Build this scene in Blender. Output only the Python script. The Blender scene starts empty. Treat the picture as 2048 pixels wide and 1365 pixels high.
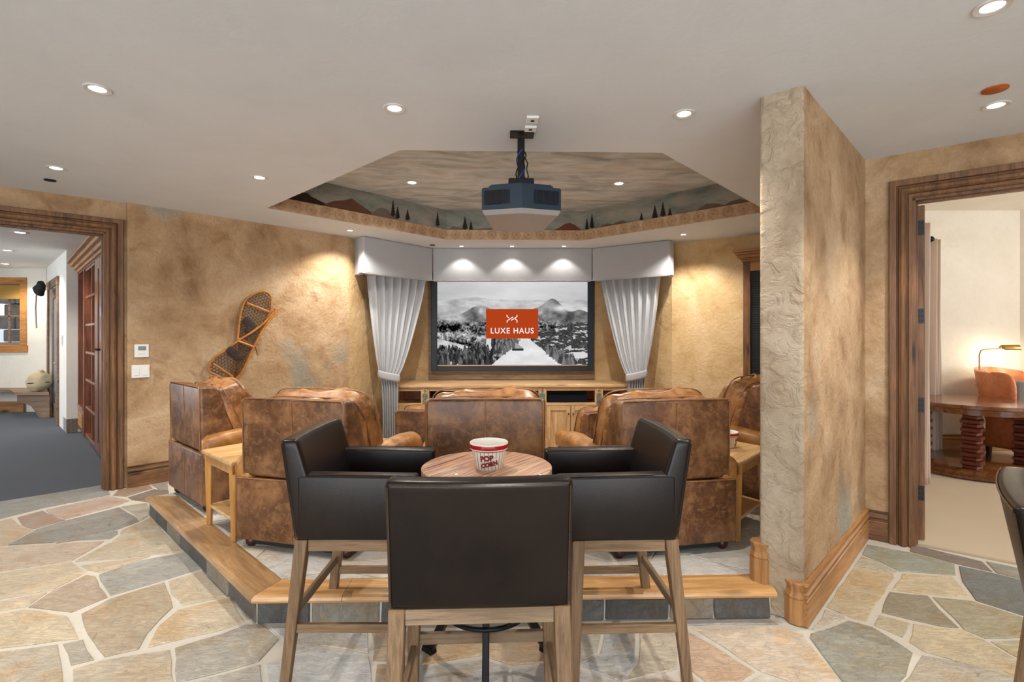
import bpy, bmesh, math, random
import numpy as np
from mathutils import Vector, Matrix, noise as mnoise
from mathutils.geometry import tessellate_polygon
random.seed(7)
SC = bpy.context.scene
COL = SC.collection
# ---------------------------------------------------------------- camera
PSI = math.radians(1.6); EYE = 1.47; F = 1024.0; HOR = 670.0; CEIL = 2.74
cam = bpy.data.cameras.new('camera'); co = bpy.data.objects.new('camera', cam); COL.objects.link(co)
cam.sensor_width = 36; cam.lens = 18.0; cam.shift_y = -(682.5 - HOR) / 2048; cam.clip_start = .05; cam.clip_end = 200
co.location = (0, 0, EYE); co.rotation_euler = (math.pi / 2, 0, -PSI)
SC.camera = co
# ---------------------------------------------------------------- world, light, exposure
w = bpy.data.worlds.new('sky'); SC.world = w; w.use_nodes = True
bg = w.node_tree.nodes['Background']; bg.inputs[0].default_value = (.82, .90, 1, 1); bg.inputs[1].default_value = 1.3
SC.view_settings.view_transform = 'Standard'; SC.view_settings.look = 'None'
SC.view_settings.gamma = 1; SC.view_settings.use_curve_mapping = False; SC.view_settings.exposure = 0.48
def area(name, loc, size, sy, rot, power, col):
    l = bpy.data.lights.new(name, 'AREA'); l.shape = 'RECTANGLE'; l.size = size; l.size_y = sy; l.energy = power; l.color = col
    o = bpy.data.objects.new(name, l); COL.objects.link(o); o.location = loc; o.rotation_euler = rot; return o
# added area lamps: soft daylight fill from behind the photographer and in both side rooms
area('added_fill_rear', (-.6, -3.9, 1.35), 8.5, 2.3, (math.radians(90), 0, 0), 190, (.96, .98, 1))  # added fill lamp, the glazing behind the photographer is unseen and assumed
area('added_fill_mudroom', (-10.5, 6.0, 1.6), 2.4, 1.6, (math.radians(90), 0, math.radians(-90)), 90, (.85, .93, 1))  # added lamp standing inside the room, apart from the back window
area('added_fill_study', (8.3, 3.4, 1.9), 2.6, 1.9, (math.radians(90), 0, math.radians(90)), 75, (1, .97, .92))  # added lamp for an unseen, assumed window in the right wall
WARM = (1, .935, .85); SPOTP = 62.0
# ---------------------------------------------------------------- pixel -> place helpers
def W(xc, d):
    c, s = math.cos(PSI), math.sin(PSI); return (xc * c + d * s, -xc * s + d * c)
def D(px, d): return W((px - 1024) / F * d, d)
def Z(px, py, z):
    d = (z - EYE) * F / (HOR - py); return D(px, d)
def hit(px, py, P0, P1):
    """point of the vertical wall P0-P1 seen at a pixel: distance along the wall from P0, and height"""
    a = D(px, 1.0); ux, uy = P1[0] - P0[0], P1[1] - P0[1]; L = math.hypot(ux, uy); ux /= L; uy /= L
    det = a[0] * (-uy) + ux * a[1]
    d = (P0[0] * (-uy) + ux * P0[1]) / det
    return (a[0] * d - P0[0]) * ux + (a[1] * d - P0[1]) * uy, EYE + (HOR - py) / F * d
# ---------------------------------------------------------------- objects
def link(name, me, m=None, parent=None):
    o = bpy.data.objects.new(name, me); COL.objects.link(o)
    if m is not None and len(me.materials) == 0: me.materials.append(m)
    if parent is not None: o.parent = parent
    return o
def obj(name, bm, m, parent=None, smooth=None, kind=None):
    me = bpy.data.meshes.new(name); bmesh.ops.recalc_face_normals(bm, faces=bm.faces); bm.to_mesh(me); bm.free()
    if smooth is not None:
        me.shade_smooth() if smooth >= 180 else None
        if smooth < 180:
            me.shade_smooth(); me.set_sharp_from_angle(angle=math.radians(smooth))
    o = link(name, me, m, parent)
    if kind: o['kind'] = kind
    return o
def thing(name, label, cat, loc=(0, 0, 0), rot=0, group=None):
    o = bpy.data.objects.new(name, None); COL.objects.link(o); o.empty_display_size = .1
    o.location = loc; o.rotation_euler = (0, 0, math.radians(rot)); o['label'] = label; o['category'] = cat
    if group: o['group'] = group
    return o
def tag(o, label, cat, group=None):
    o['label'] = label; o['category'] = cat
    if group: o['group'] = group
    return o
def struct(name, bm, m, parent=None, smooth=None):
    o = obj(name, bm, m, parent, smooth)
    if parent is None: o['kind'] = 'structure'
    return o
def dup(root, loc, rot, label, name=None):
    def cp(o, p):
        c = o.copy(); COL.objects.link(c)
        if p is not None: c.parent = p
        for ch in list(o.children): cp(ch, c)
        return c
    r = cp(root, None); r.location = loc; r.rotation_euler = (0, 0, math.radians(rot)); r['label'] = label; return r
B = bmesh.new
def hexa(bm, lo, hi, bev=0, seg=2, edges=None):
    """box from four bottom and four top points (ccw)"""
    v = [bm.verts.new(p) for p in list(lo) + list(hi)]
    fs = [bm.faces.new([v[i] for i in q]) for q in ((3, 2, 1, 0), (4, 5, 6, 7), (0, 1, 5, 4), (1, 2, 6, 5), (2, 3, 7, 6), (3, 0, 4, 7))]
    if bev > 0:
        es = list({e for f in fs for e in f.edges})
        bmesh.ops.bevel(bm, geom=es, offset=bev, segments=seg, profile=.5, affect='EDGES', clamp_overlap=True)
def box(bm, c, s, bev=0, seg=2, rot=0):
    x, y, z = [k / 2 for k in s]; cr, sr = math.cos(rot), math.sin(rot)
    q = [(-x, -y), (x, -y), (x, y), (-x, y)]; q = [(c[0] + a * cr - b * sr, c[1] + a * sr + b * cr) for a, b in q]
    hexa(bm, [(a, b, c[2] - z) for a, b in q], [(a, b, c[2] + z) for a, b in q], bev, seg)
def bx(x0, x1, y0, y1, z0, z1, bev=0, seg=2, bm=None):
    bm = bm or B(); box(bm, ((x0 + x1) / 2, (y0 + y1) / 2, (z0 + z1) / 2), (x1 - x0, y1 - y0, z1 - z0), bev, seg); return bm
def prism(bm, pts, z0, z1, bev=0, seg=1):
    n = len(pts); lo = [bm.verts.new((p[0], p[1], z0)) for p in pts]; hi = [bm.verts.new((p[0], p[1], z1)) for p in pts]
    a = bm.faces.new(lo[::-1]); t = bm.faces.new(hi)
    for i in range(n): bm.faces.new((lo[i], lo[(i + 1) % n], hi[(i + 1) % n], hi[i]))
    if bev: bmesh.ops.bevel(bm, geom=list(t.edges), offset=bev, segments=seg, affect='EDGES')
    return bm
def plate(bm, O, U, V, N, pts, t):
    """flat outline pts (u,v) in plane O+U*u+V*v extruded by t along N"""
    O, U, V, N = map(Vector, (O, U, V, N)); n = len(pts)
    lo = [bm.verts.new(O + U * p[0] + V * p[1]) for p in pts]; hi = [bm.verts.new(O + U * p[0] + V * p[1] + N * t) for p in pts]
    bm.faces.new(lo[::-1]); bm.faces.new(hi)
    for i in range(n): bm.faces.new((lo[i], lo[(i + 1) % n], hi[(i + 1) % n], hi[i]))
    return bm
def lathe(bm, prof, c=(0, 0, 0), n=32, close=False):
    rings = []
    for r, z in prof:
        rings.append([bm.verts.new((c[0] + r * math.cos(2 * math.pi * i / n), c[1] + r * math.sin(2 * math.pi * i / n), c[2] + z)) for i in range(n)])
    for a, b in zip(rings, rings[1:]):
        for i in range(n): bm.faces.new((a[i], a[(i + 1) % n], b[(i + 1) % n], b[i]))
    if close: bm.faces.new(rings[0][::-1]); bm.faces.new(rings[-1])
    return bm
def tube(bm, pts, r, n=8, closed=False, caps=True, rads=None):
    pts = [Vector(p) for p in pts]; N = len(pts); rings = []; prev = None
    for i, p in enumerate(pts):
        if closed: t = (pts[(i + 1) % N] - pts[i - 1]).normalized()
        else: t = (pts[min(i + 1, N - 1)] - pts[max(i - 1, 0)]).normalized()
        if prev is None:
            a = Vector((0, 0, 1)) if abs(t.z) < .9 else Vector((1, 0, 0)); u = t.cross(a).normalized()
        else: u = (prev - t * prev.dot(t)).normalized()
        prev = u; v = t.cross(u); rr = rads[i] if rads else r
        rings.append([bm.verts.new(p + u * rr * math.cos(2 * math.pi * k / n) + v * rr * math.sin(2 * math.pi * k / n)) for k in range(n)])
    rg = rings + ([rings[0]] if closed else [])
    for a, b in zip(rg, rg[1:]):
        for k in range(n): bm.faces.new((a[k], a[(k + 1) % n], b[(k + 1) % n], b[k]))
    if caps and not closed: bm.faces.new(rings[0][::-1]); bm.faces.new(rings[-1])
    return bm
def sweep(bm, path, prof, N, closed=False, caps=True):
    """moulding: profile (u sideways, v along N) carried along path with mitred corners"""
    N = Vector(N).normalized(); P = [Vector(p) for p in path]; n = len(P); rings = []
    for i in range(n):
        T = []
        if i > 0 or closed: T.append((P[i] - P[i - 1]).normalized())
        if i < n - 1 or closed: T.append((P[(i + 1) % n] - P[i]).normalized())
        S = [t.cross(N).normalized() for t in T]; m = sum(S, Vector()).normalized(); m = m / max(.3, m.dot(S[0]))
        rings.append([bm.verts.new(P[i] + m * u + N * v) for u, v in prof])
    rg = rings + ([rings[0]] if closed else []); k = len(prof)
    for a, b in zip(rg, rg[1:]):
        for j in range(k): bm.faces.new((a[j], a[(j + 1) % k], b[(j + 1) % k], b[j]))
    if caps and not closed: bm.faces.new(rings[0][::-1]); bm.faces.new(rings[-1])
    return bm
def spow(a, e): return math.copysign(abs(a) ** e, a)
def pillow(bm, c, s, e1=.5, e2=.4, nu=16, nv=28, wr=0, seed=0, M=None, fn=None):
    """superellipsoid cushion, half sizes s, optional wrinkles"""
    M = M or Matrix.Identity(4); rows = []
    for i in range(nu + 1):
        a = -math.pi / 2 + math.pi * i / nu; row = []
        for j in range(nv):
            b = 2 * math.pi * j / nv
            p = Vector((s[0] * spow(math.cos(a), e1) * spow(math.cos(b), e2), s[1] * spow(math.cos(a), e1) * spow(math.sin(b), e2), s[2] * spow(math.sin(a), e1)))
            if fn: p = fn(p)
            if wr:
                q = Vector((p.x * 9 + seed, p.y * 9, p.z * 9)); k = mnoise.noise(q) * wr + mnoise.noise(q * 2.3) * wr * .5
                p = p + p.normalized() * k
            row.append(M @ (p + Vector(c)))
        rows.append(row)
    g = []
    for i, row in enumerate(rows):
        if i in (0, nu): g.append([bm.verts.new(row[0])])
        else: g.append([bm.verts.new(p) for p in row])
    for i in range(nu):
        for j in range(nv):
            k = (j + 1) % nv
            if i == 0: bm.faces.new((g[0][0], g[1][k], g[1][j]))
            elif i == nu - 1: bm.faces.new((g[i][j], g[i][k], g[nu][0]))
            else: bm.faces.new((g[i][j], g[i][k], g[i + 1][k], g[i + 1][j]))
    return bm
def grid(bm, rows, closeu=False):
    g = [[bm.verts.new(p) for p in r] for r in rows]
    for a, b in zip(g, g[1:]):
        m = len(a)
        for j in range(m if closeu else m - 1): bm.faces.new((a[j], a[(j + 1) % m], b[(j + 1) % m], b[j]))
    return g
def text_mesh(s, size, ext=.001, off=0.0, align='CENTER', sp=1.0):
    cu = bpy.data.curves.new('t', 'FONT'); cu.body = s; cu.size = size; cu.extrude = ext; cu.offset = off; cu.align_x = align; cu.align_y = 'CENTER'; cu.resolution_u = 3; cu.space_character = sp
    o = bpy.data.objects.new('t', cu); COL.objects.link(o); bpy.context.view_layer.update()
    me = bpy.data.meshes.new_from_object(o.evaluated_get(bpy.context.evaluated_depsgraph_get()))
    bpy.data.objects.remove(o); me.materials.clear(); return me
# ---------------------------------------------------------------- materials
def C(r, g, b):
    f = lambda v: (v / 255 / 12.92) if v / 255 <= .04045 else ((v / 255 + .055) / 1.055) ** 2.4
    return (f(r), f(g), f(b), 1)
class NT:
    def __init__(s, name):
        s.m = bpy.data.materials.new(name); s.m.use_nodes = True; s.n = s.m.node_tree.nodes; s.l = s.m.node_tree.links; s.b = s.n['Principled BSDF']
    def new(s, t, **k):
        n = s.n.new(t)
        for a, v in k.items(): setattr(n, a, v)
        return n
    def set(s, sock, v):
        if isinstance(v, bpy.types.NodeSocket): s.l.new(v, sock)
        else: sock.default_value = v
    def coord(s, kind='Object', scale=(1, 1, 1), rot=(0, 0, 0), loc=(0, 0, 0)):
        c = s.new('ShaderNodeTexCoord'); m = s.new('ShaderNodeMapping'); s.l.new(c.outputs[kind], m.inputs[0])
        m.inputs['Scale'].default_value = scale; m.inputs['Rotation'].default_value = rot; m.inputs['Location'].default_value = loc
        return m.outputs[0]
    def coord2(s, rot, scale, loc=(0, 0, 0)):
        m = s.new('ShaderNodeMapping'); s.l.new(s.coord(rot=(0, 0, rot)), m.inputs[0]); m.inputs['Scale'].default_value = scale; m.inputs['Location'].default_value = loc; return m.outputs[0]
    def noise(s, v, scale, detail=4, rough=.6, dist=0):
        n = s.new('ShaderNodeTexNoise'); s.l.new(v, n.inputs['Vector']); n.inputs['Scale'].default_value = scale; n.inputs['Detail'].default_value = detail
        n.inputs['Roughness'].default_value = rough; n.inputs['Distortion'].default_value = dist; return n.outputs['Fac']
    def vor(s, v, scale, feature='F1', rnd=1):
        n = s.new('ShaderNodeTexVoronoi', feature=feature); s.l.new(v, n.inputs['Vector']); n.inputs['Scale'].default_value = scale; n.inputs['Randomness'].default_value = rnd
        return n.outputs['Distance']
    def ramp(s, fac, stops, interp='LINEAR'):
        r = s.new('ShaderNodeValToRGB'); r.color_ramp.interpolation = interp; e = r.color_ramp.elements
        while len(e) < len(stops): e.new(.5)
        for q, (p, c) in zip(e, stops): q.position = p; q.color = c if not isinstance(c, (int, float)) else (c, c, c, 1)
        s.l.new(fac, r.inputs[0]); return r.outputs[0]
    def mix(s, f, a, b, mode='MIX'):
        n = s.new('ShaderNodeMix', data_type='RGBA', blend_type=mode); s.set(n.inputs[0], f); s.set(n.inputs[6], a); s.set(n.inputs[7], b); return n.outputs[2]
    def math(s, op, a, b=0.0, c=0.0):
        n = s.new('ShaderNodeMath', operation=op)
        for i, v in enumerate((a, b, c)): s.set(n.inputs[i], v)
        return n.outputs[0]
    def sep(s, v):
        n = s.new('ShaderNodeSeparateXYZ'); s.l.new(v, n.inputs[0]); return n.outputs
    def bump(s, h, strength=.3, dist=.01, prev=None):
        n = s.new('ShaderNodeBump'); s.l.new(h, n.inputs['Height']); n.inputs['Strength'].default_value = strength; n.inputs['Distance'].default_value = dist
        if prev is not None: s.l.new(prev, n.inputs['Normal'])
        s.l.new(n.outputs[0], s.b.inputs['Normal']); return n.outputs[0]
    def out(s, col, rough=.6, metal=0, spec=.5, coat=0):
        s.set(s.b.inputs['Base Color'], col); s.set(s.b.inputs['Roughness'], rough); s.set(s.b.inputs['Metallic'], metal); s.b.inputs['Specular IOR Level'].default_value = spec
        s.b.inputs['Coat Weight'].default_value = coat; return s.m
def plain(name, col, rough=.6, metal=0, spec=.5, nscale=30, var=.12, bump=.0, coat=0):
    t = NT(name); v = t.coord(); n = t.noise(v, nscale, 3)
    c = t.mix(t.math('MULTIPLY', n, var * 2), col, tuple(k * .55 for k in col[:3]) + (1,))
    if bump: t.bump(n, bump, .004)
    return t.out(c, rough, metal, spec, coat)
def plaster(name, cols, blue=.5, bump=.5, scale=1.0):
    t = NT(name); v = t.coord()
    a = t.noise(v, 1.7 * scale, 5, .62, .6); b = t.noise(t.coord(loc=(5, 3, 1)), 4.5 * scale, 6, .65, .4); c = t.noise(t.coord(loc=(9, 1, 7)), .9 * scale, 3, .5, .3)
    base = t.ramp(a, [(.30, cols[0]), (.47, cols[1]), (.60, cols[2]), (.75, cols[3])])
    base = t.mix(t.ramp(b, [(.40, 0), (.68, .65)]), base, cols[2])
    base = t.mix(t.ramp(b, [(.30, .6), (.42, 0)]), base, cols[0])
    base = t.mix(t.math('MULTIPLY', t.ramp(c, [(.58, 0), (.70, 1)]), blue), base, cols[4])
    f = t.noise(v, 38, 5, .7); g = t.noise(v, 11, 5, .6, .8)
    base = t.mix(t.ramp(f, [(.35, .25), (.6, 0)]), base, cols[0])
    nb = t.bump(t.ramp(g, [(.42, 0), (.58, 1)]), bump, .006); t.bump(f, bump * .6, .003, nb)
    return t.out(base, .78, 0, .25)
def wood(name, c0, c1, axis='z', rot=0, scale=1, knots=.9, rough=.45, rays=14, spec=.4, coat=0, c2=None, bump=.15):
    t = NT(name); al = .9 * scale; ac = rays * scale
    sc = {'x': (al, ac, ac), 'y': (ac, al, ac), 'z': (ac, ac, al)}[axis]; R = (0, 0, -math.radians(rot))
    def cd(sc, loc=(0, 0, 0)):
        c = t.new('ShaderNodeTexCoord'); m1 = t.new('ShaderNodeMapping'); m1.inputs['Rotation'].default_value = R; m2 = t.new('ShaderNodeMapping')
        m2.inputs['Scale'].default_value = sc; m2.inputs['Location'].default_value = loc
        t.l.new(c.outputs['Object'], m1.inputs[0]); t.l.new(m1.outputs[0], m2.inputs[0]); return m2.outputs[0]
    v = cd(sc); a = t.noise(v, 1.6, 6, .65, .8); b = t.noise(cd(tuple(k * 3.5 for k in sc), (2, 4, 1)), 2.0, 4, .7)
    c = t.noise(cd((1.3, 1.3, 1.3), (8, 1, 3)), 1.6 * scale, 3, .5)
    col = t.ramp(a, [(.30, c0), (.52, c1), (.72, c2 or tuple(min(1, k * 1.25) for k in c1[:3]) + (1,))])
    col = t.mix(t.ramp(b, [(.38, .45), (.55, 0)]), col, c0); col = t.mix(t.ramp(c, [(.35, .4), (.6, 0)]), col, c0)
    if knots:
        ks = {'x': (1.3, 5, 5), 'y': (5, 1.3, 5), 'z': (5, 5, 1.3)}[axis]
        k = t.vor(cd(tuple(q * scale for q in ks)), 1.1)
        col = t.mix(t.math('MULTIPLY', t.ramp(k, [(.06, 1), (.16, 0)]), knots), col, tuple(q * .18 for q in c0[:3]) + (1,))
    t.bump(b, bump, .003); return t.out(col, rough, 0, spec, coat)
def leather(name, dark, mid, light, rough=.42, wear=.6, sc=1.0, spec=.5, bp=.22):
    t = NT(name); v = t.coord(); a = t.noise(v, 3.2 * sc, 7, .68, .5); b = t.noise(t.coord(loc=(3, 7, 2)), 16 * sc, 6, .7, .8); k = t.vor(v, 95, 'DISTANCE_TO_EDGE')
    s = t.noise(t.coord(scale=(1, 1, .25), loc=(1, 2, 9)), 34 * sc, 5, .8, 2.5)
    col = t.ramp(a, [(.30, dark), (.50, mid), (.72, light)])
    col = t.mix(t.math('MULTIPLY', t.ramp(b, [(.48, 0), (.66, 1)]), wear), col, light)
    col = t.mix(t.math('MULTIPLY', t.ramp(s, [(.60, 0), (.68, 1)]), wear * .6), col, light)
    col = t.mix(t.ramp(b, [(.28, .40), (.38, 0)]), col, dark)
    nb = t.bump(t.ramp(k, [(0, 0), (.12, 1)]), .08, .001); t.bump(t.noise(v, 30, 3, .5), bp, .002, nb)
    r = t.ramp(b, [(.3, rough - .3 * bp), (.7, rough + .6 * bp)])
    return t.out(col, r, 0, spec)
def emis(name, col, s):
    t = NT(name); t.n.remove(t.b); e = t.new('ShaderNodeEmission'); e.inputs[0].default_value = col; e.inputs[1].default_value = s
    t.l.new(e.outputs[0], t.n['Material Output'].inputs[0]); return t.m
def fabric(name, col, col2, sc=400, rough=.9, bump=.2, warp=(1, 1, 1)):
    t = NT(name); v = t.coord(scale=warp); a = t.noise(v, sc, 2, .6); b = t.noise(v, 3, 3)
    c = t.mix(a, col, col2); c = t.mix(t.ramp(b, [(.3, .25), (.7, 0)]), c, col2); t.bump(a, bump, .002)
    m = t.out(c, rough, 0, .15); t.b.inputs['Sheen Weight'].default_value = .2; return m
TAN = (C(134, 102, 72), C(170, 138, 102), C(192, 164, 130), C(210, 190, 162), C(138, 150, 144))
GOLD = (C(176, 142, 98), C(204, 172, 124), C(218, 190, 146), C(226, 204, 166), C(190, 178, 156))
GREY = (C(146, 124, 100), C(172, 154, 130), C(188, 172, 150), C(198, 186, 166), C(156, 164, 156))
M = {}
M['tan'] = plaster('tan_plaster', TAN, .75, .55)
M['gold'] = plaster('golden_plaster', GOLD, .25, .45)
M['grey'] = plaster('greyed_plaster', GREY, .6, 1.0)
M['ceil'] = plaster('ceiling_plaster', (C(212, 216, 221), C(216, 220, 225), C(219, 223, 228), C(223, 227, 232), C(214, 219, 226)), .3, .06, .7)
M['cream'] = plaster('cream_plaster', (C(222, 214, 198), C(228, 221, 207), C(233, 227, 215), C(237, 232, 221), C(225, 218, 204)), .2, .15, .7)
M['white'] = plaster('white_plaster', (C(222, 216, 206), C(228, 223, 214), C(232, 228, 220), C(236, 232, 225), C(224, 220, 214)), .2, .15, .7)
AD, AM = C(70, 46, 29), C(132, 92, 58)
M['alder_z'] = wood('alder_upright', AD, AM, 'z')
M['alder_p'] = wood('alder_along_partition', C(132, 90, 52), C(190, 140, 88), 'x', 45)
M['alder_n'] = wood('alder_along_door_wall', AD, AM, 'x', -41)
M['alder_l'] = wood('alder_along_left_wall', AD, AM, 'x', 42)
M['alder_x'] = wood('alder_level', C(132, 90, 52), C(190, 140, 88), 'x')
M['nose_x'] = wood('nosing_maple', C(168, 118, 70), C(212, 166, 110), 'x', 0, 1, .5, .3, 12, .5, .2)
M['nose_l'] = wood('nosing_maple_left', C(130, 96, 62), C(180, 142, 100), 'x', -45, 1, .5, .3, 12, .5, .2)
M['pine_x'] = wood('pine_level', C(178, 138, 92), C(224, 190, 144), 'x', 0, 1, .5, .45)
M['pine_z'] = wood('pine_upright', C(170, 130, 86), C(220, 184, 138), 'z', 0, 1, .6, .45)
M['oak_z'] = wood('weathered_oak_upright', C(88, 66, 46), C(134, 106, 76), 'z', 0, 1.3, 0, .6, 20)
M['oak_x'] = wood('weathered_oak_level', C(96, 76, 56), C(146, 124, 98), 'x', 0, 1.3, 0, .6, 20)
M['oak_y'] = wood('weathered_oak_across', C(94, 72, 50), C(140, 112, 82), 'y', 0, 1.3, 0, .6, 20)
M['honey'] = wood('honey_maple_top', C(178, 136, 82), C(216, 178, 124), 'x', 45, 1, .25, .35, 10, .5, .2)
M['honey_z'] = wood('honey_maple_leg', C(158, 104, 44), C(194, 140, 70), 'z', 0, 1, 0, .35, 10, .5, .2)
M['cherry'] = wood('cherry_cabinet', C(92, 48, 28), C(142, 84, 54), 'z', 0, 1, .5, .3, 12, .5, .3)
M['benchw'] = wood('bench_wood', C(98, 76, 60), C(140, 112, 90), 'x', 0, 1, .7, .5)
M['winw'] = wood('window_wood', C(150, 92, 34), C(196, 132, 62), 'x', 0, 1, .4, .4)
def strips():
    t = NT('reclaimed_strips'); v = t.coord2(.62, (26, 1.1, 1)); a = t.noise(v, 1.0, 3, .6, .3); b = t.noise(t.coord2(.62, (70, 3, 1)), 1.0, 3, .6); w1 = t.noise(t.coord(), 3, 2)
    col = t.ramp(a, [(.30, C(78, 44, 36)), (.38, C(150, 92, 66)), (.44, C(206, 158, 120)), (.50, C(170, 112, 82)), (.56, C(220, 180, 146)), (.62, C(120, 72, 56)), (.70, C(200, 150, 112))])
    col = t.mix(t.ramp(b, [(.35, .6), (.5, 0)]), col, C(70, 40, 34)); col = t.mix(t.ramp(w1, [(.4, 0), (.7, .4)]), col, C(226, 190, 160)); t.bump(b, .2, .003); return t.out(col, .38, 0, .5, .1)
M['strip'] = strips()
M['studyw'] = wood('study_table_wood', C(78, 44, 22), C(140, 86, 44), 'x', 20, 1, .3, .22, 8, .5, .4)
M['redw'] = wood('red_stacked_wood', C(62, 26, 18), C(112, 52, 36), 'x', 30, 2, 0, .35, 10)
M['leather'] = leather('distressed_brown_leather', C(62, 40, 27), C(104, 68, 42), C(158, 114, 74), .38, .6, 1.3)
M['leather_t'] = leather('worn_tan_leather', C(120, 76, 36), C(168, 114, 56), C(204, 154, 92), .34, .4)
M['leather_c'] = leather('cushion_leather', C(84, 50, 26), C(146, 96, 54), C(190, 140, 88), .36, .6, 1.6)
M['dark'] = leather('dark_brown_leather', C(17, 12, 10), C(26, 17, 13), C(40, 28, 20), .32, .12, .5, .32, .03)
M['darktop'] = leather('dark_leather_worn', C(36, 28, 24), C(56, 42, 32), C(84, 62, 44), .28, .25, 1, .5, .05)
M['orange'] = leather('orange_leather', C(164, 88, 48), C(200, 116, 68), C(222, 150, 98), .28, .25)
M['welt'] = leather('leather_welt', C(92, 58, 36), C(128, 84, 50), C(162, 118, 76), .45, .5)
M['linen'] = fabric('pale_linen', C(190, 192, 195), C(164, 166, 170), 260)
M['linen2'] = fabric('study_linen', C(214, 196, 180), C(188, 166, 150), 200)
M['carpet'] = fabric('blue_grey_carpet', C(62, 68, 78), C(38, 42, 50), 320, .95, .8)
M['carpet2'] = fabric('beige_carpet', C(208, 190, 162), C(186, 166, 138), 320, .95, .8)
M['shade'] = fabric('woven_shade', C(206, 164, 84), C(150, 110, 48), 60, .9, .5, (1, 1, 6))
M['canvas'] = fabric('canvas', C(206, 188, 156), C(176, 156, 124), 200)
M['pillowf'] = fabric('grey_pillow', C(128, 124, 120), C(74, 72, 72), 180)
M['black'] = plain('black_metal', C(22, 22, 24), .45, .6)
M['blackp'] = plain('black_plastic', C(20, 22, 26), .5)
M['navy'] = plain('projector_shell', C(22, 42, 58), .38, 0, .5, 200, .05)
M['cable'] = plain('blue_cable', C(20, 60, 120), .5)
M['gshell'] = plain('projector_underside', C(158, 154, 150), .4)
M['bronze'] = plain('bronze_hinge', C(58, 56, 58), .45, .7)
M['brass'] = plain('brass', C(186, 150, 84), .28, .9)
M['wplas'] = plain('white_plastic', C(232, 232, 230), .4, 0, .5, 30, .02)
M['gscr'] = plain('grey_display', C(130, 144, 150), .3)
M['trimw'] = plain('downlight_trim', C(208, 205, 200), .5, 0, .5, 30, .02)
M['copper'] = plain('copper_disc', C(206, 112, 52), .3, .6)
M['ceramic'] = plain('white_ceramic', C(238, 232, 222), .25, 0, .5, 30, .02)
M['red'] = plain('red_glaze', C(176, 16, 22), .3)
M['maroon'] = plain('maroon_print', C(130, 28, 34), .4)
M['navyf'] = plain('navy_screen_frame', C(30, 44, 58), .5)
M['cloth'] = fabric('speaker_cloth', C(16, 24, 38), C(8, 12, 20), 500)
M['mesh'] = plain('black_mesh', C(30, 32, 36), .5)
M['snow'] = plain('snow', C(240, 244, 250), .8)
M['leaf'] = plain('leaf_green', C(96, 140, 60), .8, 0, .3, 6, .4)
M['extst'] = plaster('outside_stone', (C(90, 82, 76), C(120, 110, 102), C(140, 130, 122), C(160, 150, 140), C(110, 112, 116)), .5, 1, 2)
M['hat'] = plain('black_felt', C(30, 30, 34), .9)
M['glass'] = NT('window_glass').m
g_ = M['glass'].node_tree.nodes['Principled BSDF']; g_.inputs['Transmission Weight'].default_value = 1; g_.inputs['Roughness'].default_value = 0; g_.inputs['IOR'].default_value = 1.02
M['lens'] = emis('lamp_glow', (1, .93, .82, 1), 14); M['fadelamp'] = emis('lamp_glow_small', (1, .93, .82, 1), 9)
def stone_mat():
    t = NT('flagstone'); oi = t.new('ShaderNodeObjectInfo'); rnd = oi.outputs['Random']
    c = t.new('ShaderNodeTexCoord'); ad = t.new('ShaderNodeVectorMath', operation='MULTIPLY_ADD'); cb = t.new('ShaderNodeCombineXYZ')
    for i in range(3): t.l.new(rnd, cb.inputs[i])
    t.l.new(cb.outputs[0], ad.inputs[0]); ad.inputs[1].default_value = (17, 31, 5); t.l.new(c.outputs['Object'], ad.inputs[2]); v = ad.outputs[0]
    a = t.noise(v, 3.0, 6, .6, 1.2); b = t.noise(v, 9, 6, .7, 2.0)
    hs = t.new('ShaderNodeHueSaturation'); hs.inputs['Saturation'].default_value = .66; hs.inputs['Value'].default_value = 1.0; t.l.new(oi.outputs['Color'], hs.inputs['Color']); base = hs.outputs[0]
    dk = t.mix(1, base, (.50, .47, .44, 1), 'MULTIPLY'); lt = t.mix(1, base, (1.28, 1.25, 1.2, 1), 'MULTIPLY'); rust = t.mix(1, base, (.98, .84, .68, 1), 'MULTIPLY')
    col = t.mix(t.ramp(a, [(.36, 1), (.50, 0)]), base, rust); col = t.mix(t.ramp(a, [(.55, 0), (.72, .8)]), col, lt)
    col = t.mix(t.ramp(b, [(.30, .85), (.42, 0)]), col, dk); col = t.mix(t.ramp(b, [(.60, 0), (.74, .5)]), col, lt)
    vs = t.noise(t.coord(scale=(2.2, 9, 1), rot=(0, 0, .5)), 3.0, 6, .7, 2.2); col = t.mix(t.ramp(vs, [(.50, 0), (.54, .45), (.58, 0)]), col, dk); col = t.mix(t.ramp(vs, [(.36, .5), (.44, 0)]), col, rust)
    nb = t.bump(t.ramp(b, [(.40, 0), (.55, 1)]), .5, .005); nb = t.bump(t.ramp(vs, [(.46, 0), (.54, 1)]), .5, .005, nb); t.bump(t.noise(v, 45, 5, .7), .3, .002, nb)
    return t.out(col, t.ramp(b, [(.3, .42), (.7, .62)]), 0, .4)
M['stone'] = stone_mat()
M['grout'] = plain('grout', C(210, 203, 190), .85, 0, .2, 60, .2, .4)
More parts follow.
